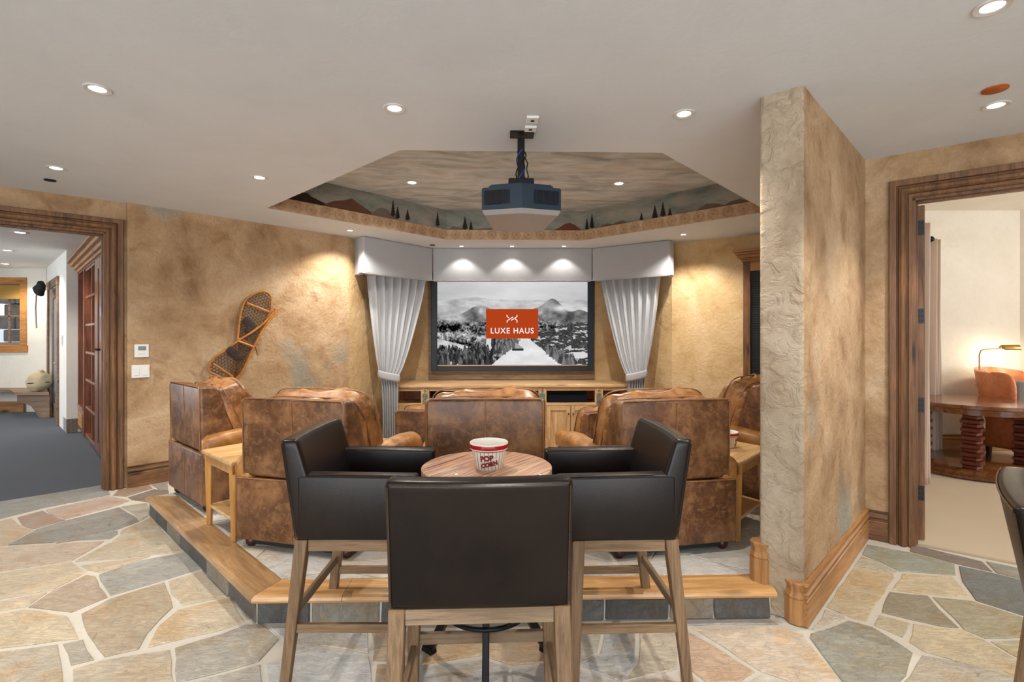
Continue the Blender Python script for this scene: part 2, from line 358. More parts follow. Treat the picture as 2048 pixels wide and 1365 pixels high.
# ================================================================ the setting
LOW = -.32; PLAT = .15
Lc = (-3.55, 5.01); Le = (-1.93, 6.70)            # left theatre wall
Lb = (-1.62, 8.16); Rb = (1.98, 8.08)             # screen wall corners
Rc = (2.42, 7.05); Rn = (4.30, 5.66)              # right theatre wall
Pa, Pb, Pc = (1.397, 2.700), (1.554, 2.560), (2.673, 3.650)   # partition end, right face
Dw = (5.20, 1.43)                                 # door wall far end
def unit(a, b):
    L = math.hypot(b[0] - a[0], b[1] - a[1]); return ((b[0] - a[0]) / L, (b[1] - a[1]) / L), L
def wall(name, p0, p1, z0, z1, t, mat, openings=(), side=1, bev=0):
    """wall between p0 and p1; the room is on the left of p0->p1 when side=1; openings (s0,s1,z0,z1)"""
    u, L = unit(p0, p1); n = (u[1] * side, -u[0] * side); bm = B()
    def blk(s0, s1, a, b):
        if s1 - s0 < 1e-4 or b - a < 1e-4: return
        q = [(p0[0] + u[0] * s0, p0[1] + u[1] * s0), (p0[0] + u[0] * s1, p0[1] + u[1] * s1)]
        pts = [q[0], q[1], (q[1][0] + n[0] * t, q[1][1] + n[1] * t), (q[0][0] + n[0] * t, q[0][1] + n[1] * t)]
        prism(bm, pts, a, b)
    s = 0
    for (a, b, c, d) in sorted(openings):
        blk(s, a, z0, z1); blk(a, b, z0, c); blk(a, b, d, z1); s = b
    blk(s, L, z0, z1)
    return struct(name, bm, mat)
# --- main walls
wall('wall_left', Lc, Le, LOW, CEIL, .15, M['tan'], side=-1)
wall('wall_left_alcove', Le, Lb, LOW, CEIL, .15, M['gold'], side=-1)
wall('wall_back', Lb, Rb, LOW, CEIL, .15, M['gold'], side=-1)
wall('wall_right_alcove', Rb, Rc, LOW, CEIL, .15, M['gold'], side=-1)
wall('wall_right', Rc, Rn, LOW, CEIL, .15, M['gold'], side=-1)
# partition: rounded end, its nook face runs back to the right theatre wall
u_, L_ = unit(Pb, Pc); v_, _ = unit(Pa, Pb)
Pd = (Pa[0] + .7071 * 3.9, Pa[1] + .7071 * 3.9 + .05); Pe = (Pc[0] + .12, Pc[1] + .12)
bm = B(); prism(bm, [Pa, Pb, Pc, Pe, (Pd[0] + .05, Pd[1] - .12), Pd], 0, CEIL)
es = [e for e in bm.edges if abs(e.verts[0].co.z - e.verts[1].co.z) > 1 and any((Vector((p[0], p[1])) - e.verts[0].co.xy).length < .01 for p in (Pa, Pb))]
bmesh.ops.bevel(bm, geom=es, offset=.022, segments=4, profile=.5, affect='EDGES')
pt = struct('wall_partition', bm, M['grey'], smooth=30)
pt.data.materials.append(M['tan'])
for p in pt.data.polygons:
    if p.normal.x * .70 - p.normal.y * .71 > .93 : p.material_index = 1
# door wall on the right
DO = .27; DWID = 1.0
Du, DL = unit(Pc, (3.299, 3.12)); DN = (-Du[1], Du[0]); Dend = (Pc[0] + Du[0] * 3.6, Pc[1] + Du[1] * 3.6)
wall('wall_door_right', Pc, Dend, 0, CEIL, .16, M['tan'], [(DO, DO + DWID, 0, 2.42)], side=-1)
# left doorway wall, set back a touch from the theatre wall
Lu, _ = unit(Lc, Z(0, 370, CEIL)); LN = (Lu[1], -Lu[0])           # LN points away from the room
L0 = (Lc[0] + LN[0] * .05, Lc[1] + LN[1] * .05)
if LN[1] < 0: LN = (-LN[0], -LN[1]); L0 = (Lc[0] + LN[0] * .05, Lc[1] + LN[1] * .05)
Lend = (L0[0] + Lu[0] * 4.2, L0[1] + Lu[1] * 4.2)
LO = .158; LW = 1.9
wall('wall_doorway_left', L0, Lend, 0, CEIL, .2, M['tan'], [(LO, LO + LW, 0, 2.44)], side=1)
# rest of the big room behind the photographer
wall('wall_far_left', Lend, (Lend[0], -4.0), 0, CEIL, .15, M['tan'], side=1)
wall('wall_far_right', Dend, (Dend[0], -4.0), 0, CEIL, .15, M['tan'], side=-1)
wall('wall_patio', (Lend[0], -4.0), (Dend[0], -4.0), 0, CEIL, .15, M['tan'], [(1.0, Dend[0] - Lend[0] - 1.0, 0, 2.5)], side=1)
# --- ceiling with the hexagonal tray
TX = .235; T = [(-.91 + TX, 3.54), (.91 + TX, 3.54), (2.55 + TX, 5.20), (.91 + TX, 6.86), (-.91 + TX, 6.86), (-2.55 + TX, 5.20)]
outer = [(Lend[0] - .15, -4.15), (Dend[0] + .15, -4.15), (Dend[0] + .15, Dend[1]), (Pc[0] + .06, Pc[1] + .12), (4.4, 5.75), (2.5, 7.2), (2.1, 8.25), (-1.75, 8.3), (-2.05, 6.8), (Lc[0] - .08, Lc[1] + .12), (Lend[0] - .1, Lend[1] + .15)]
def holed(bm, outer, hole, z, flip=False):
    a = [Vector((p[0], p[1], 0)) for p in outer]; b = [Vector((p[0], p[1], 0)) for p in hole]
    v = [bm.verts.new((p.x, p.y, z)) for p in a + b]
    for t in tessellate_polygon([a, b]):
        f = bm.faces.new([v[i] for i in t])
    return v
bm = B(); a = holed(bm, outer, T, CEIL); b = holed(bm, outer, T, CEIL + .02)
no = len(outer)
for k, (i0, n) in enumerate(((0, no), (no, 6))):
    for i in range(n): bm.faces.new((a[i0 + i], a[i0 + (i + 1) % n], b[i0 + (i + 1) % n], b[i0 + i]))
struct('ceiling', bm, M['ceil'])
# tray: patterned band, painted wall above it, cloud-painted lid
def band_mat():
    t = NT('stencilled_band'); uv = t.sep(t.coord('UV')); p = .163
    fx = t.math('SUBTRACT', t.math('FRACT', t.math('DIVIDE', uv[0], p)), .5); fy = t.math('DIVIDE', t.math('SUBTRACT', uv[1], .5), 1 / .86)
    r = t.math('SQRT', t.math('ADD', t.math('MULTIPLY', fx, fx), t.math('MULTIPLY', fy, fy))); an = t.math('ARCTAN2', fy, fx)
    r2 = t.math('ADD', r, t.math('MULTIPLY', t.math('SINE', t.math('MULTIPLY', an, 9)), .022))
    rings = t.ramp(r2, [(0, .9), (.07, .8), (.09, .1), (.155, .1), (.175, .85), (.205, .1), (.27, .05), (.30, .8), (.345, .1), (.38, .5), (.40, 0)])
    n = t.noise(t.coord(), 9, 5, .7); base = t.ramp(n, [(.35, C(176, 142, 108)), (.65, C(206, 176, 140))])
    edge = t.ramp(uv[1], [(0, .7), (.05, 0), (.95, 0), (1, .7)])
    col = t.mix(t.math('MULTIPLY', rings, .75), base, C(112, 72, 44)); col = t.mix(t.math('MULTIPLY', edge, .5), col, C(120, 84, 54)); return t.out(col, .7)
def sky_mat(name, stops, sc):
    t = NT(name); v = t.coord(scale=sc); n = t.noise(v, 1.5, 5, .6, 1.0); m = t.noise(t.coord(scale=sc, loc=(3, 8, 1)), 3.2, 5, .6, .6)
    return t.out(t.mix(t.ramp(m, [(.45, 0), (.7, .5)]), t.ramp(n, stops), C(180, 164, 152)), .75, 0, .2)
MB_ = band_mat(); MSK = sky_mat('painted_dusk_sky', [(.35, C(112, 118, 112)), (.5, C(134, 140, 134)), (.66, C(158, 158, 146))], (1, 1, 2))
MCL = sky_mat('painted_clouds', [(.32, C(150, 156, 158)), (.48, C(190, 196, 198)), (.6, C(212, 215, 216)), (.72, C(204, 194, 192))], (1, 2.6, 1))
TZ = CEIL + .40; bz = CEIL + .135
for i in range(6):
    p, q = T[i], T[(i + 1) % 6]; u, L = unit(p, q); n = (u[1], -u[0])
    bm = B(); uvl = bm.loops.layers.uv.new('UVMap')
    f = prism(bm, [(p[0] - n[0] * .0015, p[1] - n[1] * .0015), (q[0] - n[0] * .0015, q[1] - n[1] * .0015), (q[0] + n[0] * .03 + u[0] * .02, q[1] + n[1] * .03 + u[1] * .02), (p[0] + n[0] * .03 - u[0] * .02, p[1] + n[1] * .03 - u[1] * .02)], CEIL + .001, bz)
    for fc in bm.faces:
        for lp in fc.loops:
            c = lp.vert.co; lp[uvl].uv = ((c.x - p[0]) * u[0] + (c.y - p[1]) * u[1], (c.z - CEIL) / .135)
    struct('trim_tray_band', bm, MB_)
    bm = B(); prism(bm, [(p[0] + n[0] * .022 - u[0] * .01, p[1] + n[1] * .022 - u[1] * .01), (q[0] + n[0] * .022 + u[0] * .01, q[1] + n[1] * .022 + u[1] * .01), (q[0] + n[0] * .05 + u[0] * .03, q[1] + n[1] * .05 + u[1] * .03), (p[0] + n[0] * .05 - u[0] * .03, p[1] + n[1] * .05 - u[1] * .03)], bz - .02, TZ)
    struct('wall_tray', bm, MSK)
bm = B(); prism(bm, [(TX + (x - TX) * 1.03, 5.2 + (y - 5.2) * 1.04) for x, y in T], TZ, TZ + .03); struct('ceiling_tray_lid', bm, MCL)
# painted landscape on the tray walls (thin coats of paint, their own shapes)
def facet(i):
    p, q = T[i], T[(i + 1) % 6]; u, L = unit(p, q); n = (u[1], -u[0]); p = (p[0] + n[0] * .020, p[1] + n[1] * .020); q = (q[0] + n[0] * .020, q[1] + n[1] * .020); return p, q, u, L, n
PM = {k: plain('mural_' + k, c, .8, 0, .2, 8, .25) for k, c in dict(hill=C(112, 76, 60), dark=C(62, 48, 40), mauve=C(126, 112, 104), rust=C(122, 72, 52), pine=C(50, 44, 38), tan=C(122, 104, 88)).items()}
def paint(i, outline_px, mat, nm, lift=.001):
    p, q, u, L, n = facet(i); pts = []
    for x, y in outline_px:
        s, z = hit(x, y, q, p); s = L - s; pts.append((max(0, min(L, s)), max(bz - .02, z)))
    bm = B(); plate(bm, (p[0], p[1], 0), (u[0], u[1], 0), (0, 0, 1), (-n[0], -n[1], 0), pts, lift); return nm, bm, mat
mur = thing('ceiling_mural', 'painted mountain and pine landscape around the ceiling tray above the patterned band', 'mural', (T[4][0], T[4][1], bz))
def mpart(a):
    nm, bm, mat = a
    for v in bm.verts: v.co -= mur.location
    obj(nm, bm, mat, mur)
def pine(i, x, base, top, wd):
    pts = []; k = 5
    h = base - top
    pts = [(x, top)]
    for j in range(k):
        f0 = (j + 1) / k; pts += [(x + wd * f0 * .5, top + h * f0 * .93), (x + wd * f0 * .28, top + h * f0 * .90)]
    pts += [(x + 1, base), (x - 1, base)]
    for j in reversed(range(k)):
        f0 = (j + 1) / k; pts += [(x - wd * f0 * .28, top + h * f0 * .90), (x - wd * f0 * .5, top + h * f0 * .93)]
    mpart(paint(i, pts, PM['pine'], 'painted_pine', .004))
# facets: 4 = back-left, 3 = back, 2 = back-right (T order)
mpart(paint(4, [(560, 425), (585, 380), (598, 384), (606, 386), (615, 386), (622, 393), (640, 402), (652, 408), (668, 416), (668, 432), (590, 425)], PM['dark'], 'painted_mountain'))
mpart(paint(4, [(640, 430), (653, 407), (668, 402), (688, 401), (704, 397), (712, 404), (730, 416), (742, 424), (760, 450)], PM['hill'], 'painted_mountain', .0015))
mpart(paint(4, [(735, 445), (747, 424), (756, 417), (765, 416), (775, 420), (786, 430), (800, 450)], PM['mauve'], 'painted_mountain', .002))
for a in ((786, 434, 400, 11), (795, 438, 413, 12), (815, 441, 419, 11), (875, 453, 424, 9)): pine(4, *a)
mpart(paint(3, [(1100, 468), (1118, 456), (1130, 448), (1140, 446), (1150, 450), (1162, 460), (1170, 470)], PM['rust'], 'painted_mountain'))
mpart(paint(3, [(893, 470), (905, 452), (935, 460), (980, 456), (1010, 470)], PM['mauve'], 'painted_mountain', .002))
for a in ((930, 460, 432, 13), (942, 461, 441, 10)): pine(3, *a)
mpart(paint(2, [(1195, 466), (1205, 450), (1215, 447), (1226, 449), (1235, 444), (1245, 441), (1258, 446), (1270, 455)], PM['tan'], 'painted_mountain'))
mpart(paint(2, [(1380, 440), (1395, 420), (1412, 408), (1430, 407), (1450, 410), (1462, 403), (1480, 398), (1500, 404), (1515, 425)], PM['tan'], 'painted_mountain', .002))
for a in ((1174, 460, 436, 9), (1184, 457, 428, 11), (1283, 441, 425, 9), (1310, 438, 411, 15), (1326, 434, 404, 13), (1340, 432, 416, 10)): pine(2, *a)
# --- floors
bm = B(); prism(bm, [(Lend[0] - .1, -4.1), (Dend[0] + .1, -4.1), (Dend[0] + .1, Dend[1] + .08), (Pc[0], Pc[1]+.06), (1.6, 2.65), (-1.15, 2.75), (-2.7, 4.3), (-1.3, 5.75), (-1.85, 6.8), (Lc[0], Lc[1] + .1), (Lend[0], Lend[1] + .1)], -.30, -.006)
floor = struct('floor', bm, M['grout'])
bm = B(); prism(bm, [(-2.7, 4.3), (-1.9, 3.5), (4.0, 4.9), (4.4, 5.75), (2.5, 7.2), (2.1, 8.2), (-1.7, 8.3), (-1.95, 6.8)], LOW - .1, LOW); struct('floor_lower_theatre', bm, M['carpet2'])
def inset(pts, d):
    n = len(pts); out = []; A = sum(pts[i][0] * pts[(i + 1) % n][1] - pts[(i + 1) % n][0] * pts[i][1] for i in range(n))
    if A < 0: pts = pts[::-1]
    for i in range(n):
        a, b, c = Vector(pts[i - 1]), Vector(pts[i]), Vector(pts[(i + 1) % n]); e1 = (b - a).normalized(); e2 = (c - b).normalized()
        n1 = Vector((-e1.y, e1.x)); n2 = Vector((-e2.y, e2.x)); m = (n1 + n2)
        m = m.normalized() if m.length > 1e-3 else n1
        out.append(b + m * d / max(.5, m.dot(n1)))
    return [(p.x, p.y) for p in out]
def stone(pts, col, z=0.0, parent=floor, gap=.004, th=.009, name='flagstone', chop=.09):
    q = inset(pts, gap); r = []
    for i in range(len(q)):
        a, b = Vector(q[i]), Vector(q[(i + 1) % len(q)]); k = max(1, min(5, int((b - a).length / chop))); nn = Vector((-(b - a).y, (b - a).x)).normalized()
        for j in range(k): 
            p = a.lerp(b, j / k)
            if j or True: p = p + nn * random.uniform(-.005, .005) + (b - a).normalized() * random.uniform(-.004, .004)
            r.append((p.x, p.y))
    bm = B(); n = len(r); ri = inset(r, .004)
    lo = [bm.verts.new((p[0], p[1], z - th)) for p in r]; md = [bm.verts.new((p[0], p[1], z - .003)) for p in r]; hi = [bm.verts.new((p[0], p[1], z)) for p in ri]
    for a, b in ((lo, md), (md, hi)):
        for i in range(n): bm.faces.new((a[i], a[(i + 1) % n], b[(i + 1) % n], b[i]))
    f = bm.faces.new(hi); bmesh.ops.triangulate(bm, faces=[f])
    o = obj(name, bm, M['stone'], parent); o.color = C(*col); return o
def px(pts, k, ox, oy): return [Z(ox + x / k, oy + y / k, 0) for x, y in pts]
Lq = [  # left floor, traced stone by stone
 ([(-120, 205), (625, 85), (650, 145), (240, 225), (-120, 318)], (150, 150, 142)),
 ([(262, 235), (640, 150), (765, 178), (700, 205), (388, 288), (290, 262)], (186, 156, 134)),
 ([(100, 278), (255, 235), (292, 262), (385, 292), (200, 345), (125, 322)], (166, 134, 110)),
 ([(-120, 330), (65, 282), (125, 322), (198, 350), (30, 442), (-120, 455)], (190, 162, 120)),
 ([(40, 440), (205, 350), (388, 295), (700, 218), (790, 270), (818, 300), (700, 345), (310, 425)], (150, 146, 134)),
 ([(660, 150), (690, 118), (880, 88), (900, 108), (740, 155)], (168, 132, 100)),
 ([(885, 88), (985, 68), (990, 118), (935, 118)], (164, 156, 142)),
 ([(745, 160), (905, 112), (990, 122), (992, 140), (870, 190), (765, 176)], (140, 122, 104)),
 ([(705, 214), (862, 192), (886, 258), (822, 298), (790, 264)], (184, 172, 144)),
 ([(705, 352), (825, 306), (890, 272), (945, 345), (700, 378)], (192, 172, 134)),
 ([(320, 428), (690, 352), (692, 372), (640, 405), (450, 412)], (156, 156, 144)),
 ([(-120, 460), (310, 430), (620, 415), (420, 532), (-120, 610)], (198, 172, 140)),
 ([(440, 535), (640, 425), (705, 382), (945, 350), (1085, 478), (870, 500), (690, 520)], (198, 180, 142)),
 ([(465, 560), (690, 528), (880, 505), (740, 552), (580, 600), (520, 590)], (204, 178, 136)),
 ([(-120, 620), (420, 540), (500, 602), (300, 705), (-120, 775)], (206, 182, 138)),
 ([(570, 612), (820, 530), (1095, 480), (1190, 575), (970, 642), (645, 738), (600, 680)], (166, 164, 152)),
 ([(165, 800), (310, 705), (510, 612), (560, 622), (630, 745), (420, 832)], (180, 154, 118)),
 ([(-120, 790), (290, 712), (155, 802), (80, 812), (-120, 850)], (204, 178, 134)),
 ([(985, 650), (1185, 590), (1335, 738), (1060, 795), (1005, 725)], (200, 180, 142)),
 ([(470, 845), (640, 752), (965, 655), (1003, 735), (1012, 800), (870, 955), (815, 1050), (605, 1098), (510, 965)], (182, 158, 118)),
 ([(-120, 870), (150, 812), (400, 850), (470, 985), (-120, 1060)], (202, 180, 134)),
 ([(855, 1040), (925, 915), (1035, 820), (1345, 745), (1440, 885), (1300, 940)], (206, 182, 138)),
 ([(1340, 742), (1195, 582), (1240, 600), (1500, 880), (1440, 880)], (168, 160, 146)),
 ([(365, 1015), (490, 990), (555, 1108), (408, 1148)], (174, 162, 138)),
 ([(-120, 1075), (340, 1020), (385, 1243), (395, 1400), (-120, 1400)], (188, 172, 142)),
 ([(1012, 1040), (1300, 955), (1440, 900), (1540, 905), (1640, 985), (1520, 1125), (1030, 1250)], (176, 168, 150)),
 ([(425, 1165), (600, 1112), (1002, 1048), (1020, 1255), (1030, 1400), (410, 1400)], (192, 172, 138)),
 ([(1035, 1262), (1525, 1135), (1560, 1400), (1040, 1400)], (188, 182, 168))]
for p, c in Lq: stone(px(p, 2.926, 0, 940), c)
Rq = [
 ([(1140, 25), (1240, 45), (1385, 70), (1650, 140), (1655, 205), (1330, 182), (1215, 128), (1108, 85)], (160, 166, 146)),
 ([(1102, 92), (1212, 130), (1322, 184), (1305, 192), (1160, 168), (1062, 150)], (186, 184, 156)),
 ([(1060, 155), (1300, 195), (1300, 218), (1140, 472), (1060, 452), (900, 385)], (200, 176, 122)),
 ([(1345, 192), (1640, 210), (1700, 282), (1740, 332), (1540, 322), (1278, 290)], (206, 184, 132)),
 ([(1392, 28), (1480, 45), (1810, 125), (1880, 188), (1660, 140), (1385, 66)], (136, 118, 102)),
 ([(1820, 122), (1960, 150), (2200, 210), (2200, 262), (1990, 215), (1885, 188)], (150, 146, 126)),
 ([(1660, 148), (1880, 192), (1990, 220), (2200, 268), (2200, 490), (2048, 440), (1760, 348), (1690, 240)], (120, 126, 122)),
 ([(1265, 298), (1500, 322), (1565, 398), (1685, 510), (1580, 500), (1215, 420)], (156, 144, 110)),
 ([(1515, 328), (1750, 352), (2048, 448), (2200, 500), (2200, 560), (1830, 572), (1700, 515), (1580, 395)], (174, 164, 124)),
 ([(1215, 432), (1390, 478), (1355, 570), (1175, 490)], (196, 178, 132)),
 ([(1405, 485), (1700, 522), (1830, 582), (1945, 655), (2200, 790), (2200, 860), (1460, 642), (1375, 585)], (202, 182, 134)),
 ([(1850, 585), (2048, 572), (2200, 562), (2200, 775), (1960, 655)], (192, 180, 134)),
 ([(1450, 660), (1700, 708), (2048, 812), (2200, 868), (2200, 1000), (1290, 1000), (1290, 880), (1380, 785)], (182, 172, 150)),
 ([(815, 540), (1030, 462), (1180, 505), (1330, 595), (1420, 655), (1372, 785), (1280, 870), (1270, 1000), (1130, 1000), (960, 770), (805, 565)], (160, 160, 142)),
 ([(890, 400), (1015, 432), (1020, 455), (822, 522), (870, 450)], (198, 186, 162)),
 ([(120, 508), (600, 492), (770, 545), (850, 645), (1030, 865), (1110, 1000), (1000, 1000), (820, 855), (520, 762), (300, 610)], (216, 192, 158)),
 ([(95, 522), (280, 622), (490, 762), (400, 824), (215, 830), (90, 735)], (204, 160, 112)),
 ([(60, 742), (90, 752), (205, 840), (190, 1000), (60, 1000)], (206, 172, 132)),
 ([(400, 845), (530, 778), (780, 852), (980, 1000), (240, 1000), (250, 850)], (206, 196, 172)),
 ([(50, 462), (590, 462), (640, 488), (50, 494)], (176, 172, 164))]
for p, c in Rq: stone(px(p, 2.893, 1340, 1080), c)
Cq = [
 ([(80, 170), (540, 185), (545, 290), (330, 255), (165, 300), (146, 222)], (196, 194, 188)),
 ([(155, 312), (330, 268), (545, 302), (560, 420), (540, 560), (90, 560), (62, 338)], (200, 200, 196)),
 ([(555, 185), (800, 185), (760, 330), (560, 320)], (180, 150, 112)),
 ([(572, 335), (760, 345), (790, 560), (560, 560)], (174, 140, 104)),
 ([(812, 185), (1080, 185), (1060, 300), (775, 340)], (208, 174, 116)),
 ([(1092, 185), (1330, 185), (1350, 330), (1190, 345), (1070, 300)], (200, 164, 112)),
 ([(778, 352), (1060, 312), (1180, 352), (1160, 560), (810, 560)], (188, 184, 178)),
 ([(1192, 357), (1350, 342), (1470, 350), (1480, 560), (1175, 560)], (196, 190, 182)),
 ([(1345, 185), (1600, 185), (1580, 290), (1480, 340), (1362, 325)], (186, 176, 156)),
 ([(1612, 185), (1760, 185), (1750, 330), (1690, 420), (1490, 345), (1590, 292)], (182, 182, 178)),
 ([(1490, 360), (1690, 432), (1760, 560), (1492, 560)], (200, 196, 190)),
 ([(1772, 185), (1960, 185), (1950, 360), (1900, 370), (1700, 420), (1762, 330)], (204, 186, 154)),
 ([(1705, 432), (1900, 382), (1985, 440), (1990, 560), (1775, 560)], (204, 176, 142))]
for p, c in Cq: stone(px(p, 2.2756, 500, 1180), c)
# filler stones outside the picture, cells of an irregular net
def cells(xr, yr, step, keep, seed, clip=None):
    rnd = random.Random(seed); S = []
    ny = int((yr[1] - yr[0]) / step) + 1; nx = int((xr[1] - xr[0]) / (step * 1.35)) + 1
    for j in range(-1, ny + 1):
        for i in range(-1, nx + 1): S.append((xr[0] + (i + (j % 2) * .5 + rnd.uniform(-.3, .3)) * step * 1.35, yr[0] + (j + rnd.uniform(-.3, .3)) * step))
    res = []
    for k, s in enumerate(S):
        P = [(xr[0], yr[0]), (xr[1], yr[0]), (xr[1], yr[1]), (xr[0], yr[1])] if clip is None else list(clip)
        for m, t in enumerate(S):
            if m == k or abs(t[0] - s[0]) > step * 4 or abs(t[1] - s[1]) > step * 4: continue
            nx_, ny_ = t[0] - s[0], t[1] - s[1]; c = (t[0] ** 2 + t[1] ** 2 - s[0] ** 2 - s[1] ** 2) / 2; Q = []
            for i in range(len(P)):
                a, b = P[i - 1], P[i]; da, db = a[0] * nx_ + a[1] * ny_ - c, b[0] * nx_ + b[1] * ny_ - c
                if (da <= 0) != (db <= 0):
                    f = da / (da - db); Q.append((a[0] + (b[0] - a[0]) * f, a[1] + (b[1] - a[1]) * f))
                if db <= 0: Q.append(b)
            P = Q
            if len(P) < 3: break
        if len(P) >= 3 and keep(s):
            Ar = abs(sum(P[i - 1][0] * P[i][1] - P[i][0] * P[i - 1][1] for i in range(len(P)))) / 2
            if Ar > .012: res.append(P)
    return res
TINT = [(200, 178, 136), (184, 160, 122), (160, 160, 146), (196, 170, 138), (172, 166, 148), (206, 184, 142), (150, 148, 138)]
yl = min(Z(-40, 1500, 0)[1], 1.83)
for P in cells((-4.4, 4.2), (.3, yl), .42, lambda s: True, 3): stone(P, random.choice(TINT))
K_ = [D(-50, 1.95), D(-50, 4.25), (L0[0] + Lu[0] * 2.5, L0[1] + Lu[1] * 2.5), (L0[0] + Lu[0] * 2.5 - .2, 1.85)]
def clip_(P, K):
    for i in range(len(K)):
        a, b = K[i], K[(i + 1) % len(K)]; Q = []
        side = lambda p: (b[0] - a[0]) * (p[1] - a[1]) - (b[1] - a[1]) * (p[0] - a[0])
        for j in range(len(P)):
            p, q = P[j - 1], P[j]; dp, dq = side(p), side(q)
            if (dp >= 0) != (dq >= 0): t_ = dp / (dp - dq); Q.append((p[0] + (q[0] - p[0]) * t_, p[1] + (q[1] - p[1]) * t_))
            if dq >= 0: Q.append(q)
        P = Q
        if len(P) < 3: return None
    return P
for P in cells((-5.9, -1.9), (1.8, 4.4), .42, lambda s: True, 21):
    Q = clip_(P, K_)
    if Q and abs(sum(Q[i - 1][0] * Q[i][1] - Q[i][0] * Q[i - 1][1] for i in range(len(Q)))) > .03: stone(Q, random.choice(TINT))
# --- raised platform: stone risers, rounded wooden nosing, pale flagstones
PL = [(-1.226, 2.645), (-2.83, 4.265), (-1.45, 5.62), (2.2, 5.62), (3.35, 4.75), (1.55, 2.83), (1.42, 2.63)]
bm = B(); prism(bm, PL[::-1], LOW, PLAT - .006); plat = struct('raised_platform', bm, M['grout'])
def riser(p, q, n, seed, out=.012):
    u, L = unit(p, q); nn = (u[1], -u[0]); rnd = random.Random(seed); s = .0; i = 0
    cols = [(124, 118, 106), (96, 94, 90), (134, 124, 108), (84, 84, 82), (108, 106, 98), (140, 130, 112)]
    while s < L - .05:
        w_ = min(rnd.uniform(.22, .44), L - s)
        if L - s - w_ < .12: w_ = L - s
        a, b = s + .005, s + w_ - .005; tilt = rnd.uniform(-.01, .01); o = out + rnd.uniform(-.004, .005)
        bm = B(); P = lambda t, d: (p[0] + u[0] * t + nn[0] * d, p[1] + u[1] * t + nn[1] * d)
        lo = [(*P(a, o), 0.0), (*P(b, o), 0.0), (*P(b, -.01), 0.0), (*P(a, -.01), 0.0)]; hi = [(*P(a + tilt, o), .106), (*P(b + tilt, o), .106), (*P(b, -.01), .106), (*P(a, -.01), .106)]
        hexa(bm, lo, hi, .004, 1); ob = obj('riser_stone', bm, M['stone'], plat); ob.color = C(*cols[(i * 2 + seed) % 6]); s += w_; i += 1
riser((-1.226, 2.645), (1.42, 2.63), 7, 3); riser((-2.83, 4.265), (-1.226, 2.645), 7, 1)
NP = [(0, -.0), (.018, .002), (.033, .010), (.038, .022), (.033, .035), (.018, .043), (0, .044), (-.15, .044), (-.15, 0)]
def nosing(p, q, mp, mq, mat, cuts, nm='nosing_board'):
    """boards of the step edge; mp, mq: mitre shifts along the board at back edge"""
    u, L = unit(p, q); nn = (u[1], -u[0]); T_ = [0] + cuts + [1]
    for i in range(len(T_) - 1):
        bm = B(); rr = []
        for e, t in enumerate((T_[i], T_[i + 1])):
            s = t * L; ring = []
            for a, z in NP:
                sh = 0
                if t == 0: sh = mp * -a
                if t == 1: sh = mq * -a
                g = .0015 * (1 if e == 0 else -1)
                ring.append(bm.verts.new((p[0] + u[0] * (s + sh + g) + nn[0] * a, p[1] + u[1] * (s + sh + g) + nn[1] * a, PLAT - .044 + z)))
            rr.append(ring)
        k = len(NP)
        for j in range(k): bm.faces.new((rr[0][j], rr[0][(j + 1) % k], rr[1][(j + 1) % k], rr[1][j]))
        bm.faces.new(rr[0][::-1]); bm.faces.new(rr[1]); obj(nm, bm, mat, plat, 35)
m_ = math.tan(math.radians(22.5))
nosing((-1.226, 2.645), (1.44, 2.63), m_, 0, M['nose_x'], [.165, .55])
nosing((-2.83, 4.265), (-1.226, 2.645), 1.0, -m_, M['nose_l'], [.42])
PI_ = [(-1.17, 2.80), (-2.64, 4.285), (-1.45, 5.56), (2.15, 5.56), (3.25, 4.72), (1.62, 2.95), (1.44, 2.78)]
PT = [(206, 202, 192), (214, 208, 198), (198, 190, 176), (204, 196, 182), (190, 186, 178), (214, 200, 172)]
for P in cells((-2.9, 3.4), (2.6, 5.7), .48, lambda s: True, 11):
    Q = clip_(P, PI_[::-1])
    if Q and abs(sum(Q[i - 1][0] * Q[i][1] - Q[i][0] * Q[i - 1][1] for i in range(len(Q)))) > .03: stone(Q, random.choice(PT), PLAT, plat, .005, .009)
# --- baseboards
BP = [(0, 0), (.024, 0), (.024, .128), (.020, .134), (.016, .136), (.018, .150), (.026, .156), (.026, .163), (.018, .172), (.014, .190), (.022, .197), (.024, .203), (0, .206)]
def bboard(name, path, mat, z=0, flip=False, sc=1.0):
    bm = B(); P = [(p[0], p[1], z) for p in (path[::-1] if flip else path)]; sweep(bm, P, [(a * sc, b * sc) for a, b in BP], (0, 0, 1)); return struct(name, bm, mat)
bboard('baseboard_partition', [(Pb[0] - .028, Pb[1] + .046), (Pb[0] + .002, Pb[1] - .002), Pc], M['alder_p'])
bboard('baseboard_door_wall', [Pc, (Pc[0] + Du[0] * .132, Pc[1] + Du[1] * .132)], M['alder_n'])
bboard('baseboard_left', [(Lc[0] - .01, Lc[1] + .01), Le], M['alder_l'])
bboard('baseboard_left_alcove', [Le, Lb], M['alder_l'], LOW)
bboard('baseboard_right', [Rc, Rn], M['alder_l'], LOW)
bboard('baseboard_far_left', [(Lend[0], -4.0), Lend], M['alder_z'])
bboard('baseboard_far_right', [Dend, (Dend[0], -4.0)], M['alder_z'])
